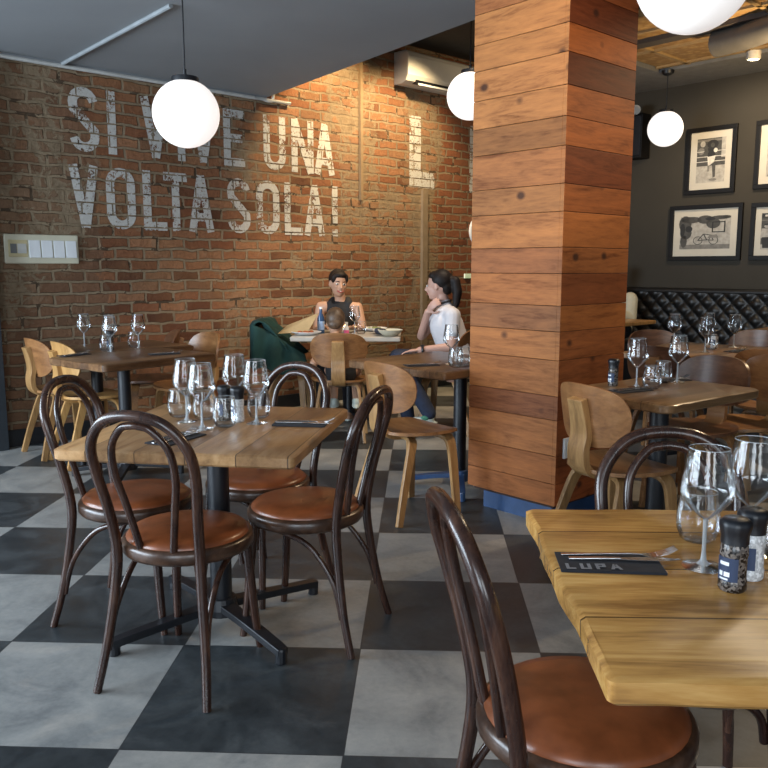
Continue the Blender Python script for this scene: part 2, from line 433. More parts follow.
tag(o, 'vertical plastered cable channel on brick wall below the big letter L', 'channel')
g = G(); g.box(4.30,4.33, 3.99,4.02, 1.9,3.42)
o = g.build('wall_channel', plain('plaster_strip_b', (.23,.155,.085), .8)); o.rotation_euler = (0,0,RZ)
tag(o, 'thin vertical strip on lit brick wall right of the slogan', 'channel')

# ------------------------------------------------------------------ painted letters (children of the wall)
PAINT = paint_mat()
def stroke_poly(pts, w):
    """flat stroke in XZ with mitred joints"""
    P = [Vector((p[0], p[1])) for p in pts]; L = []; R = []
    for i in range(len(P)):
        d0 = (P[i]-P[i-1]).normalized() if i else (P[1]-P[0]).normalized()
        d1 = (P[i+1]-P[i]).normalized() if i < len(P)-1 else d0
        n = Vector((-(d0+d1).y, (d0+d1).x)).normalized(); k = 1/max(.5, n.dot(Vector((-d0.y, d0.x))))
        L.append(P[i]+n*w/2*k); R.append(P[i]-n*w/2*k)
    return L, R
def arc(cx, cz, rx, rz, a0, a1, n=8):
    return [(cx+rx*cos(radians(a0+(a1-a0)*i/n)), cz+rz*sin(radians(a0+(a1-a0)*i/n))) for i in range(n+1)]
def letter(ch, u0, u1, z0, z1, sw=None):
    W = u1-u0; H = z1-z0; s = sw or .066; g = G(); h = s/2; n = 0
    def st(pts):
        nonlocal n
        L, R = stroke_poly([(u0+p[0], z0+p[1]) for p in pts], s); N = len(L)
        y = -.004 - .0006*n; n += 1
        g.add([(p.x, y, p.y) for p in L]+[(p.x, y, p.y) for p in R], [(i, i+1, N+i+1, N+i) for i in range(N-1)])
    r = W/2-h
    if ch == 'I': st([(W/2,0),(W/2,H)])
    elif ch == 'L': st([(h,0),(h,H)]); st([(h,h),(W,h)])
    elif ch == 'T': st([(W/2,0),(W/2,H)]); st([(0,H-h),(W,H-h)])
    elif ch == 'E': st([(h,0),(h,H)]); st([(h,h),(W,h)]); st([(h,H/2),(W*.88,H/2)]); st([(h,H-h),(W,H-h)])
    elif ch == 'V': st([(h*.9,H),(W/2,h*.2)]); st([(W-h*.9,H),(W/2,h*.2)])
    elif ch == 'A': st([(h*.9,0),(W/2,H-h*.2)]); st([(W-h*.9,0),(W/2,H-h*.2)]); st([(W*.27,H*.26),(W*.73,H*.26)])
    elif ch == 'N': st([(h,0),(h,H)]); st([(W-h,0),(W-h,H)]); st([(h,H),(W-h,0)])
    elif ch == 'U': st([(h,H)]+arc(W/2, h+r, r, r, 180, 360, 10)+[(W-h,H)])
    elif ch == 'O':
        st(arc(W/2, H-h-r, r, r, 0, 180, 10)+arc(W/2, h+r, r, r, 180, 360, 10)+[(W-h, H-h-r)])
    elif ch == 'S':
        st(arc(W/2, H-h-r, r, r, 10, 180, 8)+[(h+.005,H*.66),(W*.42,H*.54),(W*.62,H*.44),(W-h-.003,H*.33)]+arc(W/2, h+r, r, r, 0, -170, 8))
    elif ch == '!': st([(W/2,H*.26),(W/2,H)]); st([(W/2,0),(W/2,H*.14)])
    for i in range(len(g.v)): g.v[i] = (g.v[i][0]+OFF, g.v[i][1], g.v[i][2])
    return g.build('painted_letter', PAINT, wall)
for ch, a, b in (('S',1.554,1.776),('I',1.836,1.913),('V',2.11,2.335),('I',2.405,2.482),('V',2.53,2.75),('E',2.83,3.033),('U',3.222,3.452),('N',3.516,3.759),('A',3.77,4.0)):
    letter(ch, a, b, 2.105, 2.56)
for ch, a, b in (('V',1.535,1.75),('O',1.807,2.037),('L',2.10,2.296),('T',2.275,2.48),('A',2.49,2.717),('S',2.85,3.075),('O',3.136,3.375),('L',3.43,3.626),('A',3.648,3.877),('!',3.955,4.045)):
    letter(ch, a, b, 1.555, 2.01)
letter('L', 4.962, 5.32, 2.067, 2.764, .16); letter('I', 5.86, 6.02, 2.067, 2.764, .16)

# ------------------------------------------------------------------ wood-clad column
def clad_mat():
    m = mat('column_planks', rough=.62, spec=.18); t = NT(m)
    at = t.n('ShaderNodeAttribute', attribute_name='tone', attribute_type='GEOMETRY')
    tc = t.n('ShaderNodeTexCoord'); ofs = t.n('ShaderNodeVectorMath', operation='MULTIPLY_ADD')
    t.l(at.outputs['Color'], ofs.inputs[0]); ofs.inputs[1].default_value = (5,7,9); t.l(tc.outputs['Object'], ofs.inputs[2])
    mp = t.n('ShaderNodeMapping'); mp.inputs['Scale'].default_value = (1.5,1.5,11); t.l(ofs.outputs[0], mp.inputs[0])
    a = t.noise(mp.outputs[0], 1.6, 7, .62, 1.2); b = t.noise(mp.outputs[0], 9, 3, .6)
    f = t.math('ADD', t.math('MULTIPLY', a, .7), t.math('MULTIPLY', b, .3))
    g_ = t.ramp(f, [(.30,(.42,.33,.26)), (.48,(.95,.95,.95)), (.66,(1.3,1.3,1.25))])
    c = t.mix(1., at.outputs['Color'], g_, 'MULTIPLY')
    vo = t.n('ShaderNodeTexVoronoi'); vo.inputs['Scale'].default_value = 5.2; vo.inputs['Randomness'].default_value = 1
    mp2 = t.n('ShaderNodeMapping'); mp2.inputs['Scale'].default_value = (1,1,1.25); t.l(ofs.outputs[0], mp2.inputs[0]); t.l(mp2.outputs[0], vo.inputs['Vector'])
    kn = t.ramp(vo.outputs['Distance'], [(.08,(1,1,1)),(.17,(0,0,0))])
    c = t.mix(t.math('MULTIPLY', kn, .85), c, (.03,.012,.008))
    t.l(c, t.b.inputs['Base Color']); t.bump(f, .25, .004); return m
zs = [.117,.227,.366,.542,.658,.831,.968,1.09,1.241,1.363,1.527,1.653,1.822,1.952,2.089,2.231,2.356,2.5,2.66,2.8,3.0,3.2,3.42]
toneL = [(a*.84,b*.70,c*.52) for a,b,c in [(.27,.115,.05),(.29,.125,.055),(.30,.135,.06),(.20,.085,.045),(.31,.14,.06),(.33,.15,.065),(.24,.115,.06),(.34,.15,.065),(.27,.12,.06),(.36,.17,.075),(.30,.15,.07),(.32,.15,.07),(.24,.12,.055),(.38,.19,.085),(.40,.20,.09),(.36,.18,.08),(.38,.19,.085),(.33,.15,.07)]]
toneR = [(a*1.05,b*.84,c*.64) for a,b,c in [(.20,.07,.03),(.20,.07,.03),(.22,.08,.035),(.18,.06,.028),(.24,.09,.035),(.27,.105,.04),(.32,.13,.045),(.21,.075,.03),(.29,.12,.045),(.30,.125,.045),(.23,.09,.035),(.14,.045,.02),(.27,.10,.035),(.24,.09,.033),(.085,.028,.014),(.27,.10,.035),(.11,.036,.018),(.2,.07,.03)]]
g = G(); tones = []
for i in range(len(zs)-1):
    z0, z1 = zs[i]+.0012, zs[i+1]-.0012
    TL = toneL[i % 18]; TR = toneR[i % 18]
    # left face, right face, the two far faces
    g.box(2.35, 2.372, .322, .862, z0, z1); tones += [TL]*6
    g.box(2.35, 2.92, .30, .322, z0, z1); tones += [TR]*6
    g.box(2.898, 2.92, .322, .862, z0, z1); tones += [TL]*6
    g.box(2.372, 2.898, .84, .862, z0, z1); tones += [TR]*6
# the end grain of the right-hand planks shows as part of the left face
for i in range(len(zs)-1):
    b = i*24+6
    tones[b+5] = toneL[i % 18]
cm = G(); cm.v = g.v; cm.f = g.f; cm.m = g.m
col = cm.build('wall_column', clad_mat(), bevel=.0015)
ca = col.data.color_attributes.new('tone', 'FLOAT_COLOR', 'CORNER')
for p in col.data.polygons:
    for li in p.loop_indices: ca.data[li].color = (*tones[p.index], 1)
g = G(); g.box(2.375, 2.895, .325, .837, .1, 3.4)
g.build('core', plain('column_core', (.03,.015,.01), .9), col)
g = G(); g.box(2.41, 2.86, .36, .80, 0, .12)
g.build('plinth', BLUEBLACK, col)
col.rotation_euler = (0,0,RZ)
struct(col, 'square column clad in horizontal reclaimed timber planks on a dark plinth with blue window light in its colour')
g = G(); g.box(2.40, 2.49, .288, .2995, .35, .45); g.mi = 1; g.box(2.42,2.47,.285,.289,.375,.425)
o = g.build('power_socket', [WHITE, CREAM], bevel=.003); o.rotation_euler = (0,0,RZ)
tag(o, 'small white power socket low on right face of timber column', 'socket')

# ------------------------------------------------------------------ things on the walls
sw = thing('switch_panel', 'wide cream wall plate with four white rocker switches on the brick', 'switch', xy(1.312,4.02,1.397), RZ)
g = G(); g.box(-.26,.26,-.018,0,-.102,.102); g.build('plate', CREAM, sw, bevel=.008)
g = G(); g.box(-.235,-.105,-.024,-.016,-.055,.062); ms = g.build('thermostat', plain('old_ivory', (.52,.45,.26), .5), sw, bevel=.002)
g = G(); g.box(-.222,-.18,-.027,-.023,-.03,.036); g.build('display', plain('grey_screen', (.16,.17,.17), .3), ms)
g = G(); g.box(-.175,-.115,-.028,-.023,-.03,.036); g.build('dial_cover', plain('pale_grey', (.5,.5,.47), .3), ms)
for k in range(4):
    x = -.095+k*.086; g = G(); g.add([(x,-.018,-.06),(x+.076,-.018,-.06),(x+.076,-.018,.062),(x,-.018,.062),(x,-.034,-.06),(x+.076,-.034,-.06),(x+.076,-.024,.062),(x,-.024,.062)],
        [(0,3,2,1),(4,5,6,7),(0,1,5,4),(1,2,6,5),(2,3,7,6),(3,0,4,7)]); g.build('rocker_switch', WHITE, sw, bevel=.002)

ac = thing('air_conditioner', 'white wall-mounted split air conditioner high on the brick wall', 'air conditioner', xy(5.37,4.02,3.02), RZ)
prof = [(0,0),(-.11,-.005),(-.17,.02),(-.20,.07),(-.205,.24),(-.19,.28),(-.15,.30),(0,.30)]
g = G(); L = .62
vs = [(-L,y,z) for y,z in prof]+[(L,y,z) for y,z in prof]; n = len(prof)
g.add(vs, [tuple(range(n)), tuple(range(2*n-1,n-1,-1))]+[(i,n+i,n+(i+1)%n,(i+1)%n) for i in range(n)])
g.build('housing', plain('ac_white', (.62,.60,.55), .45, 0, .03), ac, bevel=.008)
g = G(); g.box(-.50,.56,-.188,-.10,.004,.035); g.T = Matrix.Identity(4); g.build('air_slot', BLACK, ac)
g = G(); g.box(-.48,.54,-.203,-.192,-.012,.006); g.build('louver', WHITE, ac, bevel=.002)
g = G(); g.ell((.12,-.207,.13),(.014,.006,.014)); g.build('indicator', glow('indicator_white', (1,1,1), 3), ac)

g = G(); g.lathe([(.0,.0),(.0,.03)],8); g = G()
ck = thing('wall_clock', 'round white-rimmed dial on brick wall half hidden by the timber column', 'clock', xy(6.03,4.02,1.66), RZ)
rotx = Matrix.Rotation(radians(90), 4, 'X')
g.T = rotx; g.lathe([(.0,.012),(.13,.012)], 32); g.build('dial', plain('brown_dial', (.25,.13,.07), .6), ck, True)
g = G(); g.T = rotx; g.lathe([(.125,.0),(.125,.02),(.135,.028),(.155,.024),(.16,0)], 32); g.build('rim', WHITE, ck, True)
ex = G(); ex.box(5.80,5.93,4.0,4.02,1.15,1.20); o = ex.build('exit_light', glow('green_glow', (.02,.25,.06), .25)); o.rotation_euler = (0,0,RZ)
tag(o, 'small green indicator plate low on brick wall beside the column', 'sign')
g = G(); g.box(7.32,7.5,2.84,3.12,2.45,2.92); g.mi = 1; g.box(7.315,7.322,2.86,3.10,2.48,2.89)
o = g.build('wall_speaker', [FRAME, BLACK], bevel=.01); o.rotation_euler = (0,0,RZ)
tag(o, 'black box loudspeaker mounted high on charcoal wall by the column', 'speaker')
g = G(); g.tube([xy(7.30,2.93,2.95), xy(7.18,2.84,2.93)], .05, 14); 
tag(g.build('spotlight', plain('grey_lamp', (.3,.28,.25), .4), smooth=True), 'grey cylinder spotlight above the black loudspeaker', 'lamp')

# framed photographs on the charcoal wall: local x = -v (to the right), y into wall
GR = [plain('print_tone_%s' % n, (c, c*.93, c*.80), .6, 0, .25, 22) for n, c in (('white',.60),('pale',.36),('mid',.17),('dark',.06),('black',.018))]
MATB = plain('mat_board_cream', (.52,.48,.40), .8, 0, .03)
def picture(v0, v1, z0, z1, label, art, fw=.045, mw=.07):
    w = (v1-v0); h = z1-z0
    t = thing('framed_picture', label, 'picture', xy(7.5, (v0+v1)/2, (z0+z1)/2), radians(45-90), 'framed black and white photographs')
    g = G()
    g.box(-w/2, w/2, -.035, 0, h/2-fw, h/2); g.box(-w/2, w/2, -.035, 0, -h/2, -h/2+fw)
    g.box(-w/2, -w/2+fw, -.035, 0, -h/2+fw, h/2-fw); g.box(w/2-fw, w/2, -.035, 0, -h/2+fw, h/2-fw)
    g.build('frame', FRAME, t, bevel=.003)
    g = G(); g.box(-w/2+fw, w/2-fw, -.014, -.002, -h/2+fw, h/2-fw); mb = g.build('mat_board', MATB, t)
    pw, ph = w-2*fw-2*mw, h-2*fw-2*mw
    g = G()
    def sh(pts, tone, k):     # polygon in 0..1 print coordinates
        g.mi = tone; g.add([((x-.5)*pw, -.0148-.0005*k, (z-.5)*ph) for x, z in pts], [tuple(range(len(pts)))])
    art(sh); g.build('print', GR, mb)
    return t
def el(cx, cz, rx, rz, n=14): return [(cx+rx*cos(2*pi*i/n), cz+rz*sin(2*pi*i/n)*1) for i in range(n)]
def R4(a,b,c,d): return [(a,c),(b,c),(b,d),(a,d)]
def art_boxer(s):
    s(R4(0,1,0,1),3,0); s(R4(0,1,0,.38),1,1); s(R4(.86,1,.55,1),1,1); s(R4(.0,.86,.93,.98),2,1); s(el(.2,.88,.09,.07),1,2)
    s(el(.55,.86,.2,.1),4,2); s(el(.15,.72,.12,.08),2,2)
    for z in (.70,.58,.47): s(R4(0,1,z,z+.014),0,3)
    s([(.38,.78),(.62,.80),(.66,.56),(.40,.56)],4,4); s(el(.55,.84,.07,.055),3,5); s([(.38,.76),(.24,.70),(.26,.66),(.42,.68)],3,5); s(el(.66,.72,.07,.05),0,6)
    s([(.38,.58),(.67,.60),(.62,.46),(.5,.40),(.42,.38)],0,6)
    s([(.40,.44),(.48,.42),(.46,.25),(.40,.25)],2,5); s([(.54,.48),(.68,.46),(.68,.12),(.60,.10)],3,5); s(el(.6,.06,.14,.03),2,4)
def art_bicycle(s):
    s(R4(0,1,0,1),1,0); s(R4(0,1,0,.14),2,1)
    for c in ((.1,.78,.13,.25),(.12,.5,.12,.2),(.22,.9,.2,.1),(.5,.9,.16,.13),(.66,.78,.14,.16),(.8,.95,.2,.06),(.08,.25,.07,.2),(.9,.96,.1,.05)): s(el(*c),3,2)
    for c in ((.18,.62,.07,.1),(.05,.6,.05,.2),(.6,.92,.1,.05)): s(el(*c),4,3)
    for cx in (.37,.68):
        for rr, tn, k in ((.095,3,4),(.08,1,5)): s(el(cx,.26,rr,rr*1.35,20),tn,k)
    for a, b in (((.37,.26),(.48,.46)),((.48,.46),(.63,.42)),((.63,.42),(.68,.26)),((.37,.26),(.55,.28)),((.55,.28),(.68,.26)),((.48,.46),(.55,.28))):
        dx, dz = b[0]-a[0], b[1]-a[1]; q = .012/ sqrt(dx*dx+dz*dz); s([(a[0]-dz*q,a[1]+dx*q),(b[0]-dz*q,b[1]+dx*q),(b[0]+dz*q,b[1]-dx*q),(a[0]+dz*q,a[1]-dx*q)],3,6)
    s(R4(.64,.90,.50,.53),4,6); s(R4(.64,.665,.5,.82),4,6); s(R4(.875,.90,.5,.84),4,6); s(R4(.66,.88,.80,.83),4,6)
    s([(.56,.33),(.78,.34),(.74,.44),(.6,.42)],2,7)
def art_men(s):
    s(R4(0,1,0,1),3,0); s(R4(0,1,.88,1),4,1); s(R4(0,1,.80,.82),2,1); s(R4(.0,1,0,.14),1,1); s(R4(.06,.22,.91,.96),0,2); s(R4(.25,.5,.91,.96),0,2)
    for i, x in enumerate((.10,.34,.6,.85)):
        s([(x-.09,.58),(x+.09,.58),(x+.11,.32),(x-.11,.32)],(1,4,1,4)[i],3); s(el(x,.64,.045,.05),1,4); s([(x-.08,.34),(x+.08,.34),(x+.06,.04),(x-.06,.04)],4,4); s(el(x,.69,.05,.025),4,5)
    s([(.40,.56),(.46,.56),(.43,.40)],0,6)
def art_portrait(s):
    s(R4(0,1,0,1),1,0); s(el(.35,.62,.2,.2),2,1); s([(.05,0),(.7,0),(.6,.42),(.2,.42)],3,1); s(el(.35,.78,.2,.1),3,2)
picture(1.865, 2.40, 2.028, 2.705, 'tall framed photograph of a boxer in the ring, beside the hanging globe', art_boxer)
picture(1.76, 2.548, 1.34, 1.918, 'wide framed photograph of a bicycle beside a leafy wall', art_bicycle, .045, .075)
picture(.90, 1.675, 1.34, 1.905, 'framed photograph of standing men in caps at right edge', art_men, .045, .06)
picture(1.14, 1.675, 2.04, 2.70, 'tall framed photograph at upper right, cut by the edge', art_portrait)

# ------------------------------------------------------------------ tufted banquette along the charcoal wall
bq = thing('banquette', 'black leather button-tufted banquette along the charcoal wall', 'bench', (0,0,0), RZ)
BL = plain('black_leather', (.008,.008,.008), .40, 0, .2)
g = G(); V0, V1, Z0, Z1 = -3.2, 3.95, .48, 1.0; NV, NZ = 430, 36; w = .17; hh = .17
vs = []; fs = []
for j in range(NZ+1):
    for i in range(NV+1):
        v = V0+(V1-V0)*i/NV; z = Z0+(Z1-Z0)*j/NZ
        p = (v/w+(z-Z0)/hh); q = (v/w-(z-Z0)/hh)
        d = (abs(sin(pi*p/1))*abs(sin(pi*q/1)))**.6
        vs.append((7.40-.038*d, v, z))
for j in range(NZ):
    for i in range(NV): fs.append((j*(NV+1)+i, (j+1)*(NV+1)+i, (j+1)*(NV+1)+i+1, j*(NV+1)+i+1))
g.add(vs, fs)
bn = 0
for j in range(0, 7):
    for i in range(-40, 60):
        v = (i+(j % 2)/2)*w; z = Z0+j*hh/2
        if V0 < v < V1 and z < Z1 and 1.2 < v < 3.1: g.ell((7.395, v, z), (.008,.008,.008), 8, 6)
g.build('tufted_back', BL, bq, 80)
g = G(); g.tube([(7.42, V0, 1.015), (7.42, V1, 1.015)], .035, 12); g.build('top_roll', BL, bq, True)
g = G(); g.box(7.40, 7.49, V0, V1, 0, 1.02); g.build('back_panel', BL, bq)
g = G(); g.box(6.88, 7.38, V0, V1, .34, .48); g.build('seat_cushion', BL, bq, bevel=.03)
g = G(); g.box(6.94, 7.38, V0, V1, 0, .34); g.build('base', BLACK, bq)

# ------------------------------------------------------------------ pendant globes
def pendant(P, r, ztop, label, s, swap=None):
    t = thing('globe_pendant', label, 'lamp', P, 0, 'white glass globe pendant lamps')
    m = glow('globe_glass', (1,.93,.89), s)
    g = G(); g.ell((0,0,0), (r,r,r), 40, 24); g.build('globe', m, t, True)
    g = G(); g.lathe([(0,r*1.06),(r*.40,r*1.06),(r*.41,r*1.0),(r*.41,r*.90),(r*.36,r*.88)], 28); g.build('cap', BLACK, t, True)
    h = ztop-P[2]
    g = G(); g.tube([(0,0,r*1.05),(0,0,r*1.3)], .009, 8); g.tube([(0,0,r*1.2),(0,0,h-.02)], .004, 6); g.build('cord', BLACK, t, True)
    g = G(); g.lathe([(0,h-.045),(.03,h-.045),(.055,h-.03),(.062,h),(0,h)], 24); g.build('canopy', BLACK, t, True)
    return t
pendant((-.455,2.432,2.075), .175, 2.70, 'glowing white globe lamp hanging before the painted slogan', .40)
pendant((1.154,4.401,2.547), .175, 3.42, 'glowing white globe lamp half hidden by column, under air conditioner', .44)
pendant((3.19,6.40,2.62), .170, 3.17, 'smallest glowing white globe lamp before the charcoal wall', .46)
pendant((1.612,.672,2.152), .175, 2.70, 'largest glowing white globe lamp at top right edge', .30)

# duct and spots on the right ceiling
g = G(); g.tube([(3.20,5.12,3.08),(3.35,4.9,3.08),(3.62,4.2,3.07),(3.9,3.2,3.07)], .10, 20)
tag(g.build('air_duct', plain('grey_duct', (.085,.08,.075), .5), smooth=True), 'round grey air duct under the golden ceiling', 'duct')
def spot(P, label):
    t = thing('ceiling_spotlight', label, 'lamp', P, 0, 'small round ceiling spotlights')
    g = G(); g.lathe([(.055,.06),(.055,0),(.042,-.005)], 16); g.build('housing', plain('spot_housing', (.3,.28,.25), .4), t, True)
    g = G(); g.lathe([(0,.0),(.045,.0)], 16); g.build('lens', glow('spot_lens', (1,.85,.6), 14), t)
spot((3.46,4.99,2.93), 'bright round spotlight below duct near top right corner')

# ------------------------------------------------------------------ chairs
def make_bentwood():
    t = thing('bentwood_chair', 'x', 'chair', (0,0,0), 0, 'bentwood chairs with brown leather seats')
    N = 40
    # seat: pad, ring
    g = G(); g.lathe([(0,.478),(.08,.477),(.14,.472),(.178,.462),(.190,.449),(.188,.440),(0,.440)], N); g.build('seat', LEATHER, t, 60)
    g = G(); g.lathe([(.170,.400),(.196,.402),(.204,.412),(.204,.436),(.197,.446),(.180,.448),(.170,.44)], N)
    g.f.append(tuple(range(N))); g.m.append(0)
    g.build('seat_ring', RING, t, 50)
    # outer hoop: rear leg - hoop - rear leg
    half = [(.185,-.245,0), (.168,-.212,.13), (.148,-.185,.30), (.140,-.176,.43), (.148,-.196,.56), (.163,-.225,.68), (.158,-.250,.765), (.112,-.270,.833), (.045,-.280,.862)]
    path = smooth_path([(-x,y,z) for x,y,z in half]+[(x,y,z) for x,y,z in half[::-1]], 7)
    rad = [.0125+.0035*min(1, max(0, (p.z)/.4)) for p in path]
    leg_up = [i for i, p in enumerate(path)]
    def piece(cond, nm):
        seg = [(p, r) for p, r in zip(path, rad) if cond(p)]
        g = G(); g.tube([p for p, r in seg], [r for p, r in seg], 12); return g.build(nm, BENT, t, 60)
    piece(lambda p: p.z > .385, 'back_hoop')
    piece(lambda p: p.z < .40 and p.x < 0, 'leg'); piece(lambda p: p.z < .40 and p.x > 0, 'leg')
    half = [(.052,-.172,.405), (.058,-.182,.46), (.080,-.204,.58), (.099,-.226,.68), (.092,-.245,.765), (.050,-.262,.822), (.015,-.266,.834)]
    path2 = smooth_path([(-x,y,z) for x,y,z in half]+[(x,y,z) for x,y,z in half[::-1]], 7)
    g = G(); g.tube(path2, .0115, 12); g.build('inner_hoop', BENT, t, 60)
    for s in (-1, 1):
        p = smooth_path([(s*.128,.135,.42), (s*.137,.145,.28), (s*.147,.158,.12), (s*.156,.172,0)], 5)
        g = G(); g.tube(p, [.0175-.0055*i/(len(p)-1) for i in range(len(p))], 12); g.build('leg', BENT, t, 60)
        p = smooth_path([(s*.166,-.204,.12), (s*.158,-.170,.24), (s*.150,-.09,.345), (s*.148,.0,.385), (s*.142,.09,.402)], 7)
        g = G(); g.tube(p, .0095, 10); g.build('brace', BENT, t, 60)
    p = smooth_path([(-.115,.135,.30),(-.10,.14,.36),(-.05,.15,.395),(.05,.15,.395),(.10,.14,.36),(.115,.135,.30)], 6)
    g = G(); g.tube(p, .009, 10); g.build('front_arch', BENT, t, 60)
    return t
bent = [
 ((.066,.475), 76, 'bentwood chair nearest the camera at the middle table, its back to us'),
 ((-.235,.86), -10, 'bentwood chair at left side of middle table, facing right'),
 ((.395,.78), 163, 'bentwood chair at right side of middle table, seen from side'),
 ((.155,1.130), 241, 'bentwood chair at far side of middle table, facing camera'),
 ((1.110,-.515), 12, 'bentwood chair cut by bottom edge, beside the golden near table'),
 ((1.400,-.235), 268, 'bentwood chair behind the golden near table, only its hoops showing'),
]
B0 = make_bentwood()
for i, (p, hd, lb) in enumerate(bent):
    if i == 0: o = B0; o['label'] = lb; o.location = (*p, 0); o.rotation_euler = (0,0,heading(hd))
    else: copy_tree(B0, lb, (*p, 0), heading(hd))

def sup(a, n): c = cos(a); s_ = sin(a); return (abs(c)**(2/n)*(1 if c > 0 else -1), abs(s_)**(2/n)*(1 if s_ > 0 else -1))
def make_ply(seatm, backm, legm, name='plywood_chair'):
    t = thing(name, 'x', 'chair', (0,0,0), 0, 'bent plywood chairs')
    # seat shell: rounded, slightly dished
    g = G(); N = 40; M = 8
    def seat_pt(r, a, dz):
        cx, cy = sup(a, 3.0); x = cx*.215*r; y = cy*.205*r+.01
        if y < 0: x *= 1-.22*(-y/.2)
        z = .445+.012*(r**4) - .010*(1-r*r) - (.02*max(0,(y-.12)/.09)**2)
        return (x, y, z+dz)
    for dz, flip in ((0,0),(-.016,1)):
        vs = [seat_pt(j/M, 2*pi*i/N, dz) for j in range(1, M+1) for i in range(N)]; c = len(vs); vs.append(seat_pt(0,0,dz)); fs = []
        for j in range(M-1):
            for i in range(N): k = (i+1)%N; q = (j*N+i, (j+1)*N+i, (j+1)*N+k, j*N+k); fs.append(q[::-1] if flip else q)
        for i in range(N): q = (c, i, (i+1)%N); fs.append(q[::-1] if flip else q)
        g.add(vs, fs)
    n1 = M*N+1; e = (M-1)*N
    g.f += [(e+i, n1+e+i, n1+e+(i+1)%N, e+(i+1)%N) for i in range(N)]; g.m += [0]*N
    g.build('seat', seatm, t, 50)
    # back panel: curved rounded shield
    g = G(); N = 44; M = 6
    def back_pt(r, a, off):
        cx, cz = sup(a, 2.7); X = cx*.225*r; Z = cz*.130*r
        if Z < 0: X *= 1+.75*Z
        z = .675+Z; R = .34; th = X/R
        x = (R-off)*sin(th); y = -.205-.06*(Z/.13)*.35 + (R-off)*(1-cos(th)) + off
        return (x, y, z)
    for off, flip in ((0,1),(.014,0)):
        vs = [back_pt(j/M, 2*pi*i/N, off) for j in range(1, M+1) for i in range(N)]; c = len(vs); vs.append(back_pt(0,0,off)); fs = []
        for j in range(M-1):
            for i in range(N): k = (i+1)%N; q = (j*N+i, j*N+k, (j+1)*N+k, (j+1)*N+i); fs.append(q[::-1] if flip else q)
        for i in range(N): q = (c, (i+1)%N, i); fs.append(q[::-1] if flip else q)
        g.add(vs, fs)
    n1 = M*N+1; e = (M-1)*N
    g.f += [(e+i, e+(i+1)%N, n1+e+(i+1)%N, n1+e+i) for i in range(N)]; g.m += [0]*N
    g.build('back_panel', backm, t, 50)
    # spine strap
    p = smooth_path([(0,.10,.418),(0,-.06,.418),(0,-.155,.428),(0,-.205,.465),(0,-.215,.53),(0,-.203,.60),(0,-.215,.68),(0,-.232,.745)], 6)
    g = G(); g.ribbon(p, (1,0,0), [.10 if q.z < .6 else .10-.015*(q.z-.6)/.15 for q in p], .034); g.build('spine', legm, t, bevel=.003)
    for sx in (-1, 1):
        p = smooth_path([(sx*.02,.115,.415),(sx*.11,.125,.412),(sx*.152,.133,.392),(sx*.168,.140,.33),(sx*.180,.152,.16),(sx*.190,.160,0)], 6)
        g = G(); g.ribbon(p, (0,1,.1), [.066-.024*i/(len(p)-1) for i in range(len(p))], .021); g.build('leg', legm, t, bevel=.003)
        p = smooth_path([(sx*.02,-.07,.415),(sx*.10,-.085,.412),(sx*.135,-.10,.392),(sx*.150,-.125,.33),(sx*.172,-.18,.16),(sx*.19,-.225,0)], 6)
        g = G(); g.ribbon(p, (0,1,-.25), [.062-.026*i/(len(p)-1) for i in range(len(p))], .021); g.build('leg', legm, t, bevel=.003)
    return t
PLY_LEG = wood('leg_ply', (.19,.10,.038), (.31,.17,.065), (.41,.235,.095), .36, (8,8,1.2), 2.4)
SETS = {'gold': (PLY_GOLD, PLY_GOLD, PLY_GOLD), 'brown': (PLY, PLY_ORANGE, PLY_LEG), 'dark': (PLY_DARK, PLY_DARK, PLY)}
protos = {}
def ply(kind, p, hd, lb):
    if kind not in protos:
        o = protos[kind] = make_ply(*SETS[kind]); o['label'] = lb; o.location = (*p,0); o.rotation_euler = (0,0,heading(hd))
    else: o = copy_tree(protos[kind], lb, (*p,0), heading(hd))
    return o
def uvp(u, v): q = xy(u, v); return (q.x, q.y)
ply('brown', (.745,2.17), 40, 'brown plywood chair just left of timber column, its seat turned right')
ply('brown', (.195,4.0), 92, 'plywood chair with its back to us carrying the small child')
ply('brown', (1.63,1.42), 30, 'plywood chair in front of column foot, tucked at right-hand table')
ply('gold', (-1.365,3.185), 42, 'pale golden plywood chair at left end of wall-side table')
ply('brown', (-1.66,3.43), 45, 'leftmost plywood chair, against the brick wall behind the golden one')
ply('brown', uvp(1.99,3.22), 225, 'orange-brown plywood chair at right end of wall-side table')
ply('dark', uvp(1.93,3.66), 205, 'dark plywood chair close to brick wall, behind wall-side table')
ply('brown', (-.29,4.55), 0, 'plywood chair with dark green jacket hung over its back')
ply('brown', (1.00,4.30), 165, 'plywood chair the woman in white shirt sits on')
ply('brown', (.02,5.18), 275, 'plywood chair the woman in black top sits on')
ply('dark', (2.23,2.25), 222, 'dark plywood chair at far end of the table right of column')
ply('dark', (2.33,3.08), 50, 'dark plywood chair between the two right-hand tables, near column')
ply('brown', (2.90,2.93), 60, 'large brown plywood back at right edge, turned from us')
ply('brown', (2.53,2.38), 200, 'orange plywood chair cut by right edge of picture')
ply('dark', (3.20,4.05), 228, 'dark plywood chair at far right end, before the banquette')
ply('dark', (2.56,4.0), 280, 'dark plywood chair beyond second right-hand table, nearer the column')

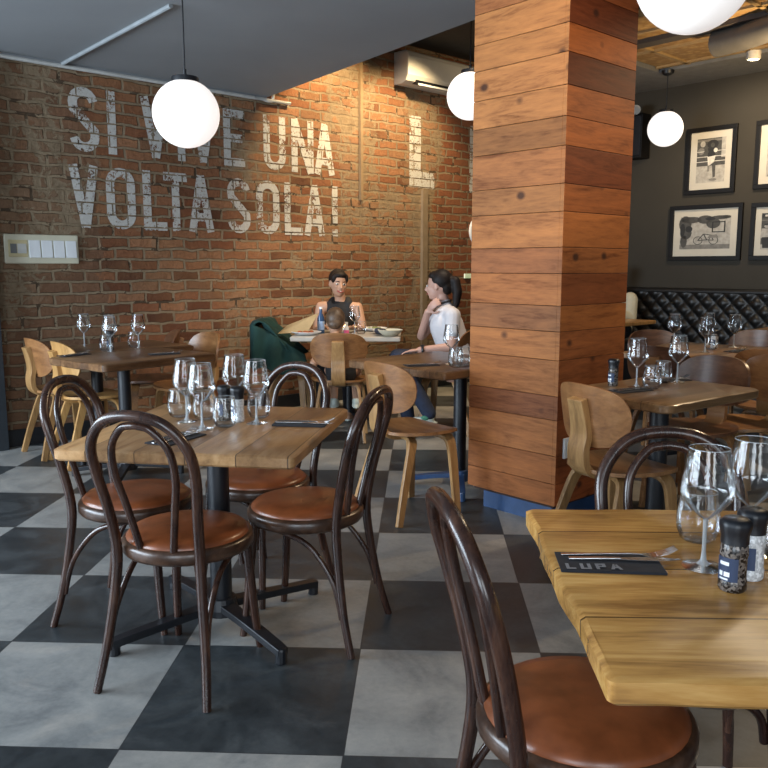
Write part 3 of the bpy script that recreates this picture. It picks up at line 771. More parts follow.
# ------------------------------------------------------------------ tables
def top_mesh(L, W, H, th=.038, round_=.03, wavy=0, cham=.008):
    g = G(); pts = []
    n = 14
    def edge(a, b, k):
        for i in range(n):
            f = i/n; x = a[0]+(b[0]-a[0])*f; y = a[1]+(b[1]-a[1])*f
            nx, ny = (b[1]-a[1]), -(b[0]-a[0]); l = sqrt(nx*nx+ny*ny)
            q = wavy*(sin(f*9+k)*.5+sin(f*23+2*k)*.3)*min(1, 6*f, 6*(1-f))
            pts.append((x+nx/l*q, y+ny/l*q))
    r = round_; c = []
    for cx, cy, a0 in ((L/2-r,-W/2+r,-90),(L/2-r,W/2-r,0),(-L/2+r,W/2-r,90),(-L/2+r,-W/2+r,180)):
        c.append([(cx+r*cos(radians(a0+k*18)), cy+r*sin(radians(a0+k*18))) for k in range(6)])
    for i in range(4):
        pts += c[i][:-1]; edge(c[i][-1], c[(i+1)%4][0], i*1.7)
    N = len(pts)
    def ring(z, s): return [(p[0]*(1-s/(L/2)), p[1]*(1-s/(W/2)), z) for p in pts]
    vs = ring(H, cham)+ring(H-cham*.7, 0)+ring(H-th+.006, .001)+ring(H-th, .007)
    fs = [tuple(range(N)), tuple(range(3*N,4*N))[::-1]]
    for j in range(3): fs += [(j*N+i, (j+1)*N+i, (j+1)*N+(i+1)%N, j*N+(i+1)%N) for i in range(N)]
    g.add(vs, fs); return g
def table(p, deg, L, W, m, label, H=.735, th=.038, base_rot=45, base_off=(0,0), wavy=.003, reach=.33, base=None, foot=None, rnd=.02, group=None, pr=.038):
    t = thing('dining_table', label, 'table', (*p,0), radians(deg), group)
    top_mesh(L, W, H, th, rnd, wavy).build('tabletop', m, t, 35)
    bx, by = base_off; bm = base or BLACK
    g = G(); g.lathe([(pr,.06),(pr,H-th-.02)], 20, (bx,by,0)); g.build('post', bm, t, True)
    g = G(); g.box(bx-.16,bx+.16,by-.16,by+.16,H-th-.02,H-th-.001); g.build('top_bracket', bm, t)
    g = G(); g.lathe([(0,.10),(.05,.10),(.058,.06),(.058,.035),(0,.035)], 20, (bx,by,0))
    for k in range(4):
        a = radians(base_rot+90*k); d = Vector((cos(a), sin(a), 0)); s_ = Vector((-sin(a), cos(a), 0)); o = Vector((bx,by,0))
        g.ribbon([o+d*.02+Vector((0,0,.07)), o+d*.15+Vector((0,0,.062)), o+d*reach*.9+Vector((0,0,.045)), o+d*reach+Vector((0,0,.040))], s_, [.06,.05,.042,.038], .026)
        e = o+d*(reach-.012); g.lathe([(0,.055),(.018,.053),(.02,.045),(.02,.0),(0,.0)], 12, (e.x,e.y,0))
    g.build('cross_base', foot or bm, t, bevel=.003)
    return t
table((.108,.725), -6, .745, .82, TOP_MID, 'square plank-topped table in the middle with four bentwood chairs', base_rot=-42, base_off=(-.03,.06), reach=.41)
table((1.47,-.555), 1, .86, .76, TOP_NEAR, 'golden plank table in the near right corner of the picture', th=.042, base_off=(.0,-.02), wavy=.007, rnd=.012, pr=.035)
table((1.865,1.655), 40, .72, .56, TOP_BROWN, 'brown wooden table directly right of the timber column', wavy=.005, rnd=.05, th=.04, pr=.042)
table((2.66,3.38), 52, .96, .76, TOP_BROWN, 'second table right of column, crowded with wine glasses', wavy=.003, rnd=.03)
table(uvp(6.42,2.62), 45, .72, .72, PLY_GOLD, 'small light table in front of banquette next to the column', wavy=0, rnd=.02)
table(uvp(6.35,.62), 45, .72, .95, PLY_GOLD, 'light table before the banquette at right edge', wavy=0, rnd=.02)
table(uvp(1.37,2.73), 54, .80, .60, TOP_OLD, 'dark live-edge table by brick wall, nearer of the joined pair', wavy=.012, rnd=.03, th=.045, base_off=(-.08,0))
table(uvp(1.53,3.34), 47, .86, .60, TOP_OLD, 'dark table pushed against the brick wall, farther of the joined pair', wavy=.004, rnd=.03, base_off=(-.15,0))
table(uvp(2.56,1.27), 45, .76, .78, TOP_OLD, 'dark wooden table half hidden behind timber column', wavy=.004, rnd=.02, th=.045, foot=BLUEBLACK, base_off=(.05,-.11))
PALE = plain('pale_tabletop', (.50,.46,.40), .3, 0, .05)
table((.20,4.66), 1, .86, .78, PALE, 'pale-topped table where the two women sit by the wall', wavy=0, rnd=.01, base=BLACK)

# ------------------------------------------------------------------ glassware and table settings
TH = .7355
def make_wine():
    t = thing('wine_glass', 'x', 'glass', (0,0,0), 0, 'clear stemmed wine glasses')
    g = G(); g.lathe([(.0,.089),(.0045,.090),(.012,.095),(.028,.110),(.0435,.130),(.0460,.137),(.0460,.143),(.0430,.168),(.0385,.196),(.0345,.220)], 40); g.mi = 1; g.lathe([(.0352,.2195),(.0348,.2208),(.0342,.2208),(.0340,.2195)], 40); g.build('bowl', [GLASS, STEM], t, 70)
    g = G(); g.lathe([(.0045,.089),(.0038,.07),(.0038,.03),(.0055,.014),(.012,.007)], 16); g.build('stem', STEM, t, 60)
    g = G(); g.lathe([(.012,.007),(.03,.0035),(.037,.002),(.037,.0),(0,.0)], 32); g.build('foot', GLASS, t, 60)
    return t
def make_tumbler():
    g = G(); g.lathe([(0,.0),(.026,.0),(.034,.006),(.0405,.025),(.042,.045),(.0385,.075),(.034,.100)], 36); g.lathe([(.0365,.014),(.028,.009),(0,.008)], 36); g.mi = 1; g.lathe([(.0348,.0995),(.0343,.1008),(.0336,.1008),(.0334,.0995)], 36)
    return tag(g.build('tumbler', [GLASS, STEM], None, 70), 'x', 'glass', 'clear stemless tumblers')
W0 = make_wine(); T0 = make_tumbler(); W0.location = (1.308,-.532,TH); T0.location = (1.347,-.384,TH)
W0['label'] = 'wine glass on golden near table, nearest to napkin'; T0['label'] = 'stemless tumbler behind the nearest wine glass on golden table'
for p, s, lb in (
 ((1.418,-.455), 1.0, 'wine glass on golden near table, behind the two grinders'),
 ((-.021,.795), 1.0, 'leftmost wine glass on the middle table'),
 ((.068,.665), 1.0, 'wine glass nearest the camera on the middle table'),
 ((.118,.935), 1.0, 'farthest wine glass on the middle table, behind the grinders'),
 ((.229,.775), 1.0, 'rightmost wine glass on the middle table'),
 ((1.767,1.69), 1.0, 'wine glass on table right of column, nearer the black-capped grinder'),
 ((2.00,1.86), 1.0, 'wine glass toward the right on the table right of column'),
 ((2.52,3.62), 1.0, 'left wine glass on second right-hand table'),
 ((2.60,3.24), 1.0, 'wine glass nearest the camera on second right-hand table'),
 ((2.90,3.56), 1.0, 'right wine glass on second right-hand table'),
 ((2.80,3.76), 1.0, 'farthest wine glass on second right-hand table'),
 ((-1.50,3.44), 1.0, 'lone wine glass at left on the wall-side table'),
 ((-1.19,3.11), 1.0, 'wine glass in left cluster on the wall-side table'),
 ((-1.09,3.345), 1.0, 'wine glass in right cluster on the wall-side table'),
 ((-1.27,3.30), 1.0, 'wine glass behind left cluster on the wall-side table'),
 ((.965,2.52), 1.0, 'wine glass on dark table half hidden by column'),
 ((.255,4.62), .85, 'glass standing in front of the woman in black top')):
    copy_tree(W0, lb, (*p, TH))
for p, lb in (
 ((-.075,.885), 'tumbler at left of glass cluster on the middle table'), ((.134,.715), 'tumbler at centre front of cluster on the middle table'), ((.215,.885), 'tumbler at right of cluster on the middle table'), ((.03,.84), 'tumbler behind the front wine glass on the middle table'),
 ((1.828,1.665), 'front tumbler on table right of column'), ((1.93,1.85), 'rear tumbler on table right of column'),
 ((1.47,-.50), 'tumbler at right edge of picture on golden near table'),
 ((-1.235,3.15), 'tumbler in left cluster on the wall-side table'), ((-1.15,3.42), 'tumbler in right cluster on the wall-side table'),
 ((.985,2.42), 'front tumbler on dark table half hidden by column'), ((1.03,2.48), 'rear tumbler on dark table half hidden by column'),
 ((2.70,3.42), 'tumbler amid wine glasses on second right-hand table'), ((.31,4.56), 'tumbler beside child on pale table')):
    copy_tree(T0, lb, (*p, TH))

def grind_mat(name, a, b):
    m = mat(name, a, .25); t = NT(m); v = t.coords((1,1,1)); vo = t.n('ShaderNodeTexVoronoi'); vo.inputs['Scale'].default_value = 230; t.l(v, vo.inputs['Vector'])
    t.l(t.ramp(vo.outputs['Color'], [(.35,a),(.75,b)]), t.b.inputs['Base Color']); return m
PEP = grind_mat('peppercorns', (.012,.010,.009), (.16,.13,.11)); SALT = grind_mat('salt_crystals', (.42,.42,.42), (.72,.72,.72))
NAVY = plain('navy_label', (.02,.035,.08), .5)
def make_grinder(fill, nm, label_word):
    t = thing(nm, 'x', 'grinder', (0,0,0), 0, 'black-capped glass spice grinders')
    g = G(); g.lathe([(0,.0),(.020,.0),(.023,.004),(.023,.018),(.0215,.022),(.0215,.058),(.023,.064),(.022,.078),(.019,.084),(0,.084)], 24); g.build('jar', fill, t, 50)
    g = G(); n = 48
    prof = [(.0225,.082),(.0225,.086),(.0215,.094),(.0235,.103),(.0255,.112),(.0245,.119),(.019,.124),(0,.125)]
    vs = []; fs = []
    for r, z in prof:
        for i in range(n): rr = r*(1+(.035 if (i//3) % 2 else 0)*(1 if z > .09 else 0)); a = 2*pi*i/n; vs.append((rr*cos(a), rr*sin(a), z))
    for j in range(len(prof)-1):
        for i in range(n): k = (i+1)%n; fs.append((j*n+i, j*n+k, (j+1)*n+k, (j+1)*n+i))
    g.add(vs, fs); g.build('cap', BLACK, t, 50)
    # label wrap with two small lines of lettering blocks
    g = G(); vs = []; fs = []; n = 12
    for z in (.020,.060):
        for i in range(n+1): a = radians(168+100*i/n); vs.append((.0232*cos(a), .0232*sin(a), z))
    g.add(vs, [(i, i+1, n+2+i, n+1+i) for i in range(n)])
    pl = g.build('paper_label', NAVY, t)
    g = G()
    for z0, z1, a0, a1 in ((.047,.053,190,232),(.028,.036,188,206),(.028,.036,212,236),(.022,.025,190,230)):
        vs = []
        for z in (z0,z1):
            for i in range(7): a = radians(a0+(a1-a0)*i/6); vs.append((.0236*cos(a), .0236*sin(a), z))
        g.add(vs, [(i,i+1,8+i,7+i) for i in range(6)])
    g.build('label_print', WHITE, pl)
    return t
GP = make_grinder(PEP, 'pepper_grinder', 0); GS = make_grinder(SALT, 'salt_grinder', 1)
GP.location = (1.322,-.632,TH); GP['label'] = 'pepper grinder with black cap on golden near table'; GS.location = (1.372,-.578,TH); GS['label'] = 'white salt grinder behind the pepper grinder on golden table'
for src, p, lb in ((GP,(.105,.83),'pepper grinder among glasses on the middle table'), (GS,(.158,.80),'white salt grinder among glasses on the middle table'),
  (GP,(1.672,1.73),'pepper grinder at left on table right of column'), (GP,(-1.235,3.22),'dark grinder among left cluster on the wall-side table'),
  (GS,(2.745,3.49),'white salt grinder among glasses on second right-hand table')):
    copy_tree(src, lb, (*p, TH))

def make_setting(L=.205):
    t = thing('napkin', 'x', 'napkin', (0,0,0), 0, 'folded black napkins with cutlery')
    g = G()
    for k, (dx, dy) in enumerate(((0,0),(.001,.001),(-.001,.002))):
        g.box(-.092+dx,.092+dx,-.048+dy,.048-dy,.0015*k+.0002,.0015*k+.0015)
    g.build('folded_cloth', NAPKIN, t, bevel=.0006)
    return t
def cutlery(p, deg, z, lf, lk, side=1):
    """fork and knife lying along local x"""
    f = thing('fork', lf, 'fork', (p[0],p[1],z), radians(deg), 'steel forks')
    q = [(-.095,.012,.001),(-.06,.012,.002),(.02,.012,.004),(.055,.012,.003)]
    g = G(); g.ribbon(smooth_path(q,4), (0,1,0), [.010-.004*min(1,i/8) for i in range(13)], .0022); g.build('handle', STEEL, f, bevel=.0005)
    g = G(); g.ribbon(smooth_path([(.052,.012,.003),(.068,.012,.001),(.082,.012,.003)],3), (0,1,0), [.007,.013,.020,.024,.025,.025,.024], .0016)
    for k in range(4):
        y = .012-.0105+k*.007; g.ribbon([(.080,y,.003),(.10,y,.009),(.116,y,.017)], (0,1,0), [.004,.0035,.002], .0014)
    g.build('tines', STEEL, f)
    kn = thing('knife', lk, 'knife', (p[0],p[1],z), radians(deg), 'steel knives')
    g = G(); g.ribbon([(-.085,-.012,.002),(-.03,-.012,.003),(.01,-.012,.003)], (0,1,0), [.011,.010,.008], .004); g.build('handle', STEEL, kn, bevel=.001)
    g = G(); g.ribbon([(.01,-.012,.003),(.04,-.013,.003),(.09,-.013,.0028),(.118,-.010,.0026)], (0,1,0), [.009,.017,.016,.002], .0012); g.build('blade', STEEL, kn)
N0 = make_setting(); N0.location = (1.142,-.525,TH); N0.rotation_euler = (0,0,radians(-2))
N0['label'] = 'folded black napkin with grey letters on golden near table'
# LUPA lettering on the near napkin
GREY = plain('grey_print', (.22,.225,.24), .7)
g = G(); x = -.082; s_ = .0060; z = .0058; y0, y1 = -.044, -.017
def b2(a,b,c,d):
    global z
    z += .00015; g.quad((a,c,z),(b,c,z),(b,d,z),(a,d,z))
h = (y1-y0)
b2(x,x+s_,y0,y1); b2(x,x+.017,y0,y0+s_); x += .0255
b2(x,x+s_,y0,y1); b2(x+.0130,x+.0130+s_,y0,y1); b2(x,x+.018,y0,y0+s_); x += .0270
b2(x,x+s_,y0,y1); b2(x,x+.017,y1-s_,y1); b2(x,x+.017,y0+h*.38,y0+h*.38+s_); b2(x+.012,x+.012+s_,y0+h*.38,y1); x += .0250
g.quad((x,y0,z),(x+s_,y0,z),(x+.0135,y1,z),(x+.0075,y1,z)); g.quad((x+.0150,y0,z),(x+.0150+s_,y0,z),(x+.0135,y1,z),(x+.0075,y1,z)); b2(x+.004,x+.017,y0+h*.22,y0+h*.22+s_*.8)
npk = g.build('printed_letters', GREY, N0)
cutlery((1.155,-.505), 0, TH+.0052, 'fork on lettered napkin, its tines raised, golden near table', 'knife on lettered napkin, golden near table')
sets = [((.385,.765), -4, 'black napkin at right side of the middle table', 'fork on right-hand napkin of the middle table', 'knife on right-hand napkin of the middle table'),
 ((.03,.50), 68, 'black napkin at front left of the middle table behind chair hoop', 'fork on front-left napkin of the middle table', 'knife on front-left napkin of the middle table'),
 ((1.715,1.585), 32, 'black napkin on table right of column beside the grinder', 'fork on napkin on table right of column', 'knife on napkin on table right of column'),
 ((.80,2.46), 20, 'black napkin on dark table half hidden by column', 'fork on napkin on half hidden dark table', 'knife on napkin on half hidden dark table'),
 ((-.80,2.98), 30, 'black napkin at right on the wall-side table', 'fork on right napkin of the wall-side table', 'knife on right napkin of the wall-side table'),
 ((-1.33,2.88), 60, 'black napkin at left on the wall-side table', 'fork on left napkin of the wall-side table', 'knife on left napkin of the wall-side table'),
 ((2.83,3.30), 40, 'black napkin on second right-hand table', 'fork on napkin of second right-hand table', 'knife on napkin of second right-hand table'),
 ((1.985,1.925), 20, 'black napkin at far end of table right of column', 'fork at far end of table right of column', 'knife at far end of table right of column')]
for p, d, a, b, c in sets:
    o = N0.copy(); COL.objects.link(o); o.location = (*p, TH); o.rotation_euler = (0,0,radians(d)); o['label'] = a
    for ch in kids(N0):
        if ch.name.startswith('folded'):
            c2 = ch.copy(); COL.objects.link(c2); c2.parent = o
    cutlery(p, d, TH+.0052, b, c)

# ------------------------------------------------------------------ people
SKIN = plain('skin', (.44,.25,.165), .5, 0, .06, 9); SKIN2 = plain('skin_light', (.52,.30,.23), .5, 0, .05, 9)
HAIR = plain('dark_hair', (.010,.006,.005), .6, 0, .5, 40, .6, spec=.25); HAIRB = plain('brown_hair', (.085,.050,.028), .5, 0, .4, 40, .4)
EYEW = plain('eye_white', (.6,.58,.55), .3); EYE = plain('iris', (.02,.012,.008), .2); LIP = plain('lip', (.30,.075,.06), .45); TEETH = plain('teeth', (.75,.72,.66), .3)
BROW = plain('eyebrow', (.03,.016,.01), .8)
BTOP = plain('black_top', (.010,.010,.012), .8, 0, .2, 30); TEE = plain('white_shirt', (.60,.57,.58), .85, 0, .06, 6); JEANS = plain('blue_jeans', (.014,.022,.048), .8, 0, .2, 30)
DARKTR = plain('dark_trousers', (.015,.015,.02), .8); SNEAK = plain('pale_sneaker', (.55,.62,.58), .6); GREENP = plain('green_trim', (.05,.20,.13), .6); CREAMJ = plain('cream_jacket', (.50,.47,.36), .8, 0, .08, 10)

def head_geo(g, R):
    """head into body geometry; R maps head space (x right, y forward, z up; origin = head centre)"""
    T0 = g.T; g.T = R
    g.ell((0,-.012,.020),(.074,.092,.094), 20, 14); g.ell((0,.022,-.028),(.060,.064,.080), 18, 12); g.ell((0,.052,-.078),(.030,.026,.026), 12, 8)
    for s in (-1,1):
        g.ell((s*.032,.060,-.018),(.022,.022,.022), 10, 8)
        g.ell((s*.074,-.008,-.006),(.009,.017,.030), 10, 8)
    g.tube([(0,.078,.018),(0,.088,.0),(0,.103,-.026),(0,.086,-.036)], [.007,.009,.014,.010], 10); g.ell((0,.098,-.027),(.015,.013,.011), 10, 8)
    g.ell((0,.078,-.055),(.024,.012,.012), 10, 8)
    g.T = T0
def face_parts(R, person, smile=False, glasses=False):
    def part(nm, m, fn, par=None):
        g = G(); g.T = R; fn(g); o = g.build(nm, m, par or person, True); return o
    for s in (-1,1):
        e_ = part('eye', EYEW, lambda g: g.ell((s*.030,.076,.004),(.015,.010,.008), 12, 8))
        part('iris', EYE, lambda g: g.ell((s*.030,.083,.004),(.0065,.005,.007), 10, 8), e_)
        part('eyebrow', BROW, lambda g: g.tube([(s*.014,.086,.021),(s*.032,.087,.027),(s*.050,.074,.022)], [.003,.004,.002], 8))
    if smile:
        l_ = part('lips', LIP, lambda g: g.tube(smooth_path([(-.028,.078,-.052),(-.014,.088,-.060),(0,.091,-.063),(.014,.088,-.060),(.028,.078,-.052)],4), .0065, 8))
        part('teeth', TEETH, lambda g: g.ell((0,.089,-.058),(.016,.005,.0045), 10, 6), l_)
    else:
        part('lips', LIP, lambda g: g.tube(smooth_path([(-.022,.080,-.056),(-.010,.089,-.056),(0,.090,-.057),(.010,.089,-.056),(.022,.080,-.056)],4), .006, 8))
def hand_geo(g, wrist, d, nrm, curl=.4, right=1, scale=.92):
    """palm and five separate fingers; d = pointing direction, nrm = back of hand"""
    d = Vector(d).normalized(); nrm = Vector(nrm); nrm = (nrm-d*nrm.dot(d)).normalized(); s = d.cross(nrm)*right; W = Vector(wrist); k = scale
    B = Matrix((s, d, nrm)).transposed()
    g.ell(W+d*.045*k, (.038*k,.050*k,.015*k), 14, 10, B)
    for i, (off, ln) in enumerate(((-.029,.062),(-.010,.074),(.010,.078),(.028,.070))):
        p0 = W+d*.078*k+s*off*k; a = curl*(.8+.12*i)
        d1 = (d*cos(a*.6)-nrm*sin(a*.6)+s*off*2.).normalized(); p1 = p0+d1*ln*.45*k
        d2 = (d*cos(a*1.5)-nrm*sin(a*1.5)+s*off*2.).normalized(); p2 = p1+d2*ln*.32*k
        d3 = (d*cos(a*2.2)-nrm*sin(a*2.2)+s*off*2.).normalized(); p3 = p2+d3*ln*.23*k
        g.limb([p0-d*.02*k,p0,p1,p2,p3], [.0085*k,.0090*k,.0080*k,.0074*k,.0064*k], 8)
    p0 = W+d*.018*k+s*.026*k; p1 = p0+(d*.6+s*.75-nrm*.25).normalized()*.036*k; p2 = p1+(d*.85+s*.4-nrm*.35).normalized()*.030*k; p3 = p2+(d*.95+s*.1-nrm*.3).normalized()*.022*k
    g.limb([p0,p1,p2,p3], [.013*k,.0105*k,.009*k,.007*k], 8)
def head_frame(c, yaw, pitch=0, roll=0):
    """yaw: facing heading in degrees from +x"""
    return Matrix.Translation(Vector(c)) @ Matrix.Rotation(radians(yaw-90),4,'Z') @ Matrix.Rotation(radians(pitch),4,'X') @ Matrix.Rotation(radians(roll),4,'Y')
def shoe(g, ankle, yaw):
    T0 = g.T; g.T = Matrix.Translation(Vector(ankle)) @ Matrix.Rotation(radians(yaw-90),4,'Z')
    g.ell((0,.0,-.02),(.036,.045,.045),12,8); g.ell((0,.06,-.045),(.040,.105,.032),14,8); g.ell((0,.05,-.062),(.044,.125,.016),14,6); g.T = T0
VX = .0065

# --- woman at the far side, facing the camera, black sleeveless top, smiling towards the right
P = thing('person', 'person in black sleeveless top behind pale table, smiling toward the right', 'person', (.07,5.06,0))
P.location = (0,0,0)
C0 = Vector((.10,5.06,0))
hd = head_frame((.082,5.02,1.128), 292, -4, -4)
sh = [Vector((-.072,5.03,.93)), Vector((.248,5.01,.925))]
g = G(); head_geo(g, hd)
g.limb([(.10,5.06,.90),(.095,5.05,.99),(.085,5.035,1.06)], [.062,.047,.046])
g.limb([(.09,5.08,.52),(.09,5.08,.66),(.09,5.065,.80),(.09,5.055,.885)], [.135,.115,.125,.095])
g.limb([sh[0]+Vector((.035,0,0)),(.09,5.06,.93),sh[1]-Vector((.035,0,0))], [.050,.058,.050])
for (a, b, c_, n_) in ((sh[0],(-.105,4.97,.73),(-.02,4.78,.775),1),(sh[1],(.30,4.95,.74),(.245,4.76,.775),-1)):
    g.limb([a,b,c_], [.046,.036,.026])
hand_geo(g, (-.012,4.765,.776), (.55,-.8,0), (0,.1,1), .4, -1); hand_geo(g, (.235,4.745,.776), (-.6,-.8,.0), (0,.1,1), .4, 1)
for s in (-1,1):
    g.limb([(.09+s*.09,5.08,.53),(.09+s*.11,4.68,.54),(.09+s*.11,4.70,.10)], [.085,.06,.042]); g.ell((.09+s*.11,4.64,.045),(.045,.11,.04))
g.build('body', SKIN, P, remesh=VX)
face_parts(hd, P, True)
g = G(); g.T = hd; g.ell((0,-.030,.042),(.081,.086,.088),20,12); g.ell((0,.026,.076),(.062,.056,.034),16,8); g.ell((.052,.030,.048),(.026,.034,.044),12,8); g.ell((-.052,.030,.048),(.026,.034,.044),12,8); g.ell((-.02,-.085,.075),(.050,.046,.048),16,10)
g.build('hair', HAIR, P, remesh=.006)
g = G(); g.limb([(.09,5.08,.52),(.09,5.08,.66),(.09,5.062,.80),(.09,5.055,.875)], [.147,.128,.137,.116])
g.limb([(.02,5.0,.86),(.012,5.01,.955),(.03,5.07,.99)], [.040,.034,.028]); g.limb([(.165,5.0,.86),(.172,5.01,.955),(.16,5.07,.99)], [.046,.040,.030])
g.build('black_top', BTOP, P, remesh=.007)
g = G()
for s in (-1,1): g.limb([(.09+s*.085,5.08,.54),(.09+s*.11,4.68,.545),(.09+s*.11,4.70,.12)], [.095,.07,.055])
g.build('trousers', DARKTR, P, remesh=.009)
g = G(); 
for s in (-1,1): shoe(g, (.09+s*.11,4.70,.085), 270)
g.build('shoes', SNEAK, P, remesh=.008)

# --- woman at the right, profile, white shirt, hand at her chest
P = thing('person', 'person with dark ponytail in white shirt, seated right of pale table', 'person', (0,0,0))
hc = Vector((.925,4.20,1.130)); hd = head_frame(hc, 158, -3, 0)
g = G(); head_geo(g, hd)
hips = Vector((1.05,4.20,.53)); chest = Vector((.99,4.19,.83)); neckb = Vector((.985,4.19,.955))
g.limb([neckb-Vector((0,0,.03)), (.965,4.192,1.02), (.945,4.196,1.08)], [.055,.045,.045])
g.limb([hips, (1.05,4.20,.66), chest, neckb-Vector((0,0,.035))], [.14,.11,.115,.085])
sN = Vector((1.03,4.055,.915)); sF = Vector((.965,4.335,.915))
g.limb([sN,(.995,4.19,.935),sF], [.05,.058,.05])
eN = Vector((1.02,4.0,.685)); wN = Vector((.79,3.98,.665)); g.limb([sN,eN,wN], [.047,.037,.026])
hand_geo(g, wN-Vector((.008,0,0)), (-1,-.05,-.12), (0,.1,1), .25, 1)
eF = Vector((.80,4.33,.74)); wF = Vector((.845,4.16,.935)); g.limb([sF,eF,wF], [.045,.036,.026])
hand_geo(g, wF+Vector((.004,-.006,.008)), (.45,-.55,.62), (-.8,-.5,-.1), .55, 1)
kN = Vector((.63,4.05,.585)); kF = Vector((.62,4.24,.575)); aN = Vector((.86,3.99,.19)); aF = Vector((.70,4.25,.10))
g.limb([hips+Vector((0,-.09,.02)),kN,aN],[.09,.062,.042]); g.limb([hips+Vector((0,.09,.02)),kF,aF],[.09,.062,.042])
g.build('body', SKIN2, P, remesh=VX)
face_parts(hd, P, False)
g = G(); g.T = hd; g.ell((0,-.028,.040),(.082,.088,.088),20,12); g.ell((0,.018,.078),(.064,.055,.036),16,8); g.ell((0,-.07,-.01),(.060,.05,.06),14,10)
g.limb([(0,-.10,.045),(0,-.138,.03),(.0,-.150,-.05),(0,-.135,-.14),(0,-.118,-.20)], [.030,.036,.038,.028,.010])
g.build('hair', HAIR, P, remesh=.006)
g = G(); g.limb([(1.05,4.20,.56),(1.05,4.20,.66),chest,neckb-Vector((0,0,.045))], [.152,.126,.130,.098]); g.limb([sN,(.995,4.19,.93),sF], [.062,.066,.062])
g.limb([sN, sN.lerp(eN,.52)], [.062,.056]); g.limb([sF, sF.lerp(eF,.45)], [.060,.055]); g.limb([neckb+Vector((-.003,0,-.01)),(.972,4.19,.99)], [.066,.056])
g.build('white_shirt', TEE, P, remesh=.007)
g = G(); n = Vector((.966,4.192,1.008)); pts = [n+Vector((cos(a)*.056, sin(a)*.056, cos(a)*.014)) for a in [2*pi*i/24 for i in range(24)]]; g.tube(pts, .008, 8, closed=True); g.build('black_collar', BTOP, P, True)
g = G(); g.limb([hips+Vector((0,-.08,0)),kN],[.108,.074]); g.limb([kN,aN],[.074,.054]); g.limb([hips+Vector((0,.08,0)),kF],[.108,.074]); g.limb([kF,aF],[.074,.054]); g.build('jeans', JEANS, P, remesh=.008)
g = G(); w = wN.lerp(eN,.08); pts = [w+Vector((.0, cos(a)*.031, sin(a)*.031)) for a in [2*pi*i/20 for i in range(20)]]; g.tube(pts, .009, 8, closed=True); g.ell(w+Vector((0,-.006,.034)),(.018,.018,.006)); g.build('wristwatch', BLACK, P, True)
g = G(); shoe(g, aN+Vector((0,0,-.01)), 190); shoe(g, aF+Vector((0,0,-.015)), 180); g.build('shoes', SNEAK, P, remesh=.007)
g = G(); g.ell(aN+Vector((-.03,-.035,-.03)),(.03,.015,.02)); g.ell(aF+Vector((-.03,-.035,-.03)),(.03,.015,.02)); g.build('shoe_trim', GREENP, P, True)

# --- small child on the chair with its back to us
P = thing('person', 'small child with brown hair seen from behind over plywood chair back', 'person', (0,0,0))
hd = head_frame((.135,4.27,.845), 90, -22, 0)
hd = hd @ Matrix.Scale(.92, 4)
cx = .145; T_ = Matrix.Translation((0,.61,0))
g = G(); head_geo(g, hd); g.T = T_; g.limb([(cx,3.52,.66),(cx-.01,3.58,.74),(cx-.01,3.62,.80)], [.05,.038,.036])
g.limb([(cx+.06,3.36,.52),(cx+.04,3.42,.60),(cx,3.52,.68)], [.11,.10,.075])
for s in (-1,1):
    S = Vector((cx+.02+s*.105,3.50,.675)); E_ = Vector((cx+.05+s*.195,3.36,.56)); Wp = Vector((cx+.03+s*.14,3.60,.60))
    g.limb([S,E_,Wp],[.036,.031,.022]); hand_geo(g, Wp, (-s*.3,1,.1), (0,0,1), .4, -s, .68)
    g.limb([(cx+.06+s*.06,3.38,.51),(cx+.06+s*.09,3.63,.50),(cx+.06+s*.09,3.66,.26)],[.068,.046,.034])
g.build('body', SKIN, P, remesh=VX)
g = G(); g.T = hd; g.ell((0,-.028,.030),(.083,.090,.096),20,12); g.ell((0,.020,.078),(.064,.055,.036),16,8); g.ell((0,-.065,-.03),(.062,.045,.05),14,10); g.build('hair', HAIRB, P, remesh=.006)
face_parts(hd, P, False)
g = G(); g.T = T_; g.limb([(cx+.06,3.36,.50),(cx+.04,3.42,.60),(cx,3.51,.66)], [.12,.112,.088]); g.build('dark_shirt', BTOP, P, remesh=.008)
g = G(); 
for s in (-1,1): shoe(g, (cx+.06+s*.09,4.27,.25), 90)
g.build('shoes', SNEAK, P, remesh=.008)

# --- person half hidden behind the column, cream puffy jacket
P = thing('person', 'person in cream puffy jacket on banquette, mostly hidden behind column', 'person', (0,0,0))
bc = xy(7.02,2.9); 
def q(du, dv, z): return xy(7.02+du, 2.90+dv, z)
hd = head_frame(q(-.03,.06,1.17), 200, 0, 0)
g = G(); head_geo(g, hd); g.limb([q(0,.03,.92),q(-.02,.05,1.06)],[.06,.05]); g.limb([q(.06,0,.58),q(.04,0,.78),q(0,.02,.90)],[.14,.13,.10])
g.limb([q(.02,-.17,.90),q(-.03,-.20,.70),q(-.25,-.16,.78)],[.05,.04,.028]); g.limb([q(.02,.19,.90),q(-.03,.24,.70),q(-.25,.16,.78)],[.05,.04,.028])
hand_geo(g, q(-.255,-.16,.782), (-1,-.6,0), (0,0,1), .4, 1); hand_geo(g, q(-.255,.16,.782), (-1,-.8,0), (0,0,1), .4, -1)
for s in (-1,1): g.limb([q(.05,s*.09,.58),q(-.38,s*.11,.53),q(-.38,s*.11,.08)],[.085,.06,.042])
g.build('body', SKIN2, P, remesh=VX); face_parts(hd, P, False)
g = G(); g.T = hd; g.ell((0,-.028,.040),(.083,.090,.092),20,12); g.build('hair', HAIRB, P, remesh=.006)
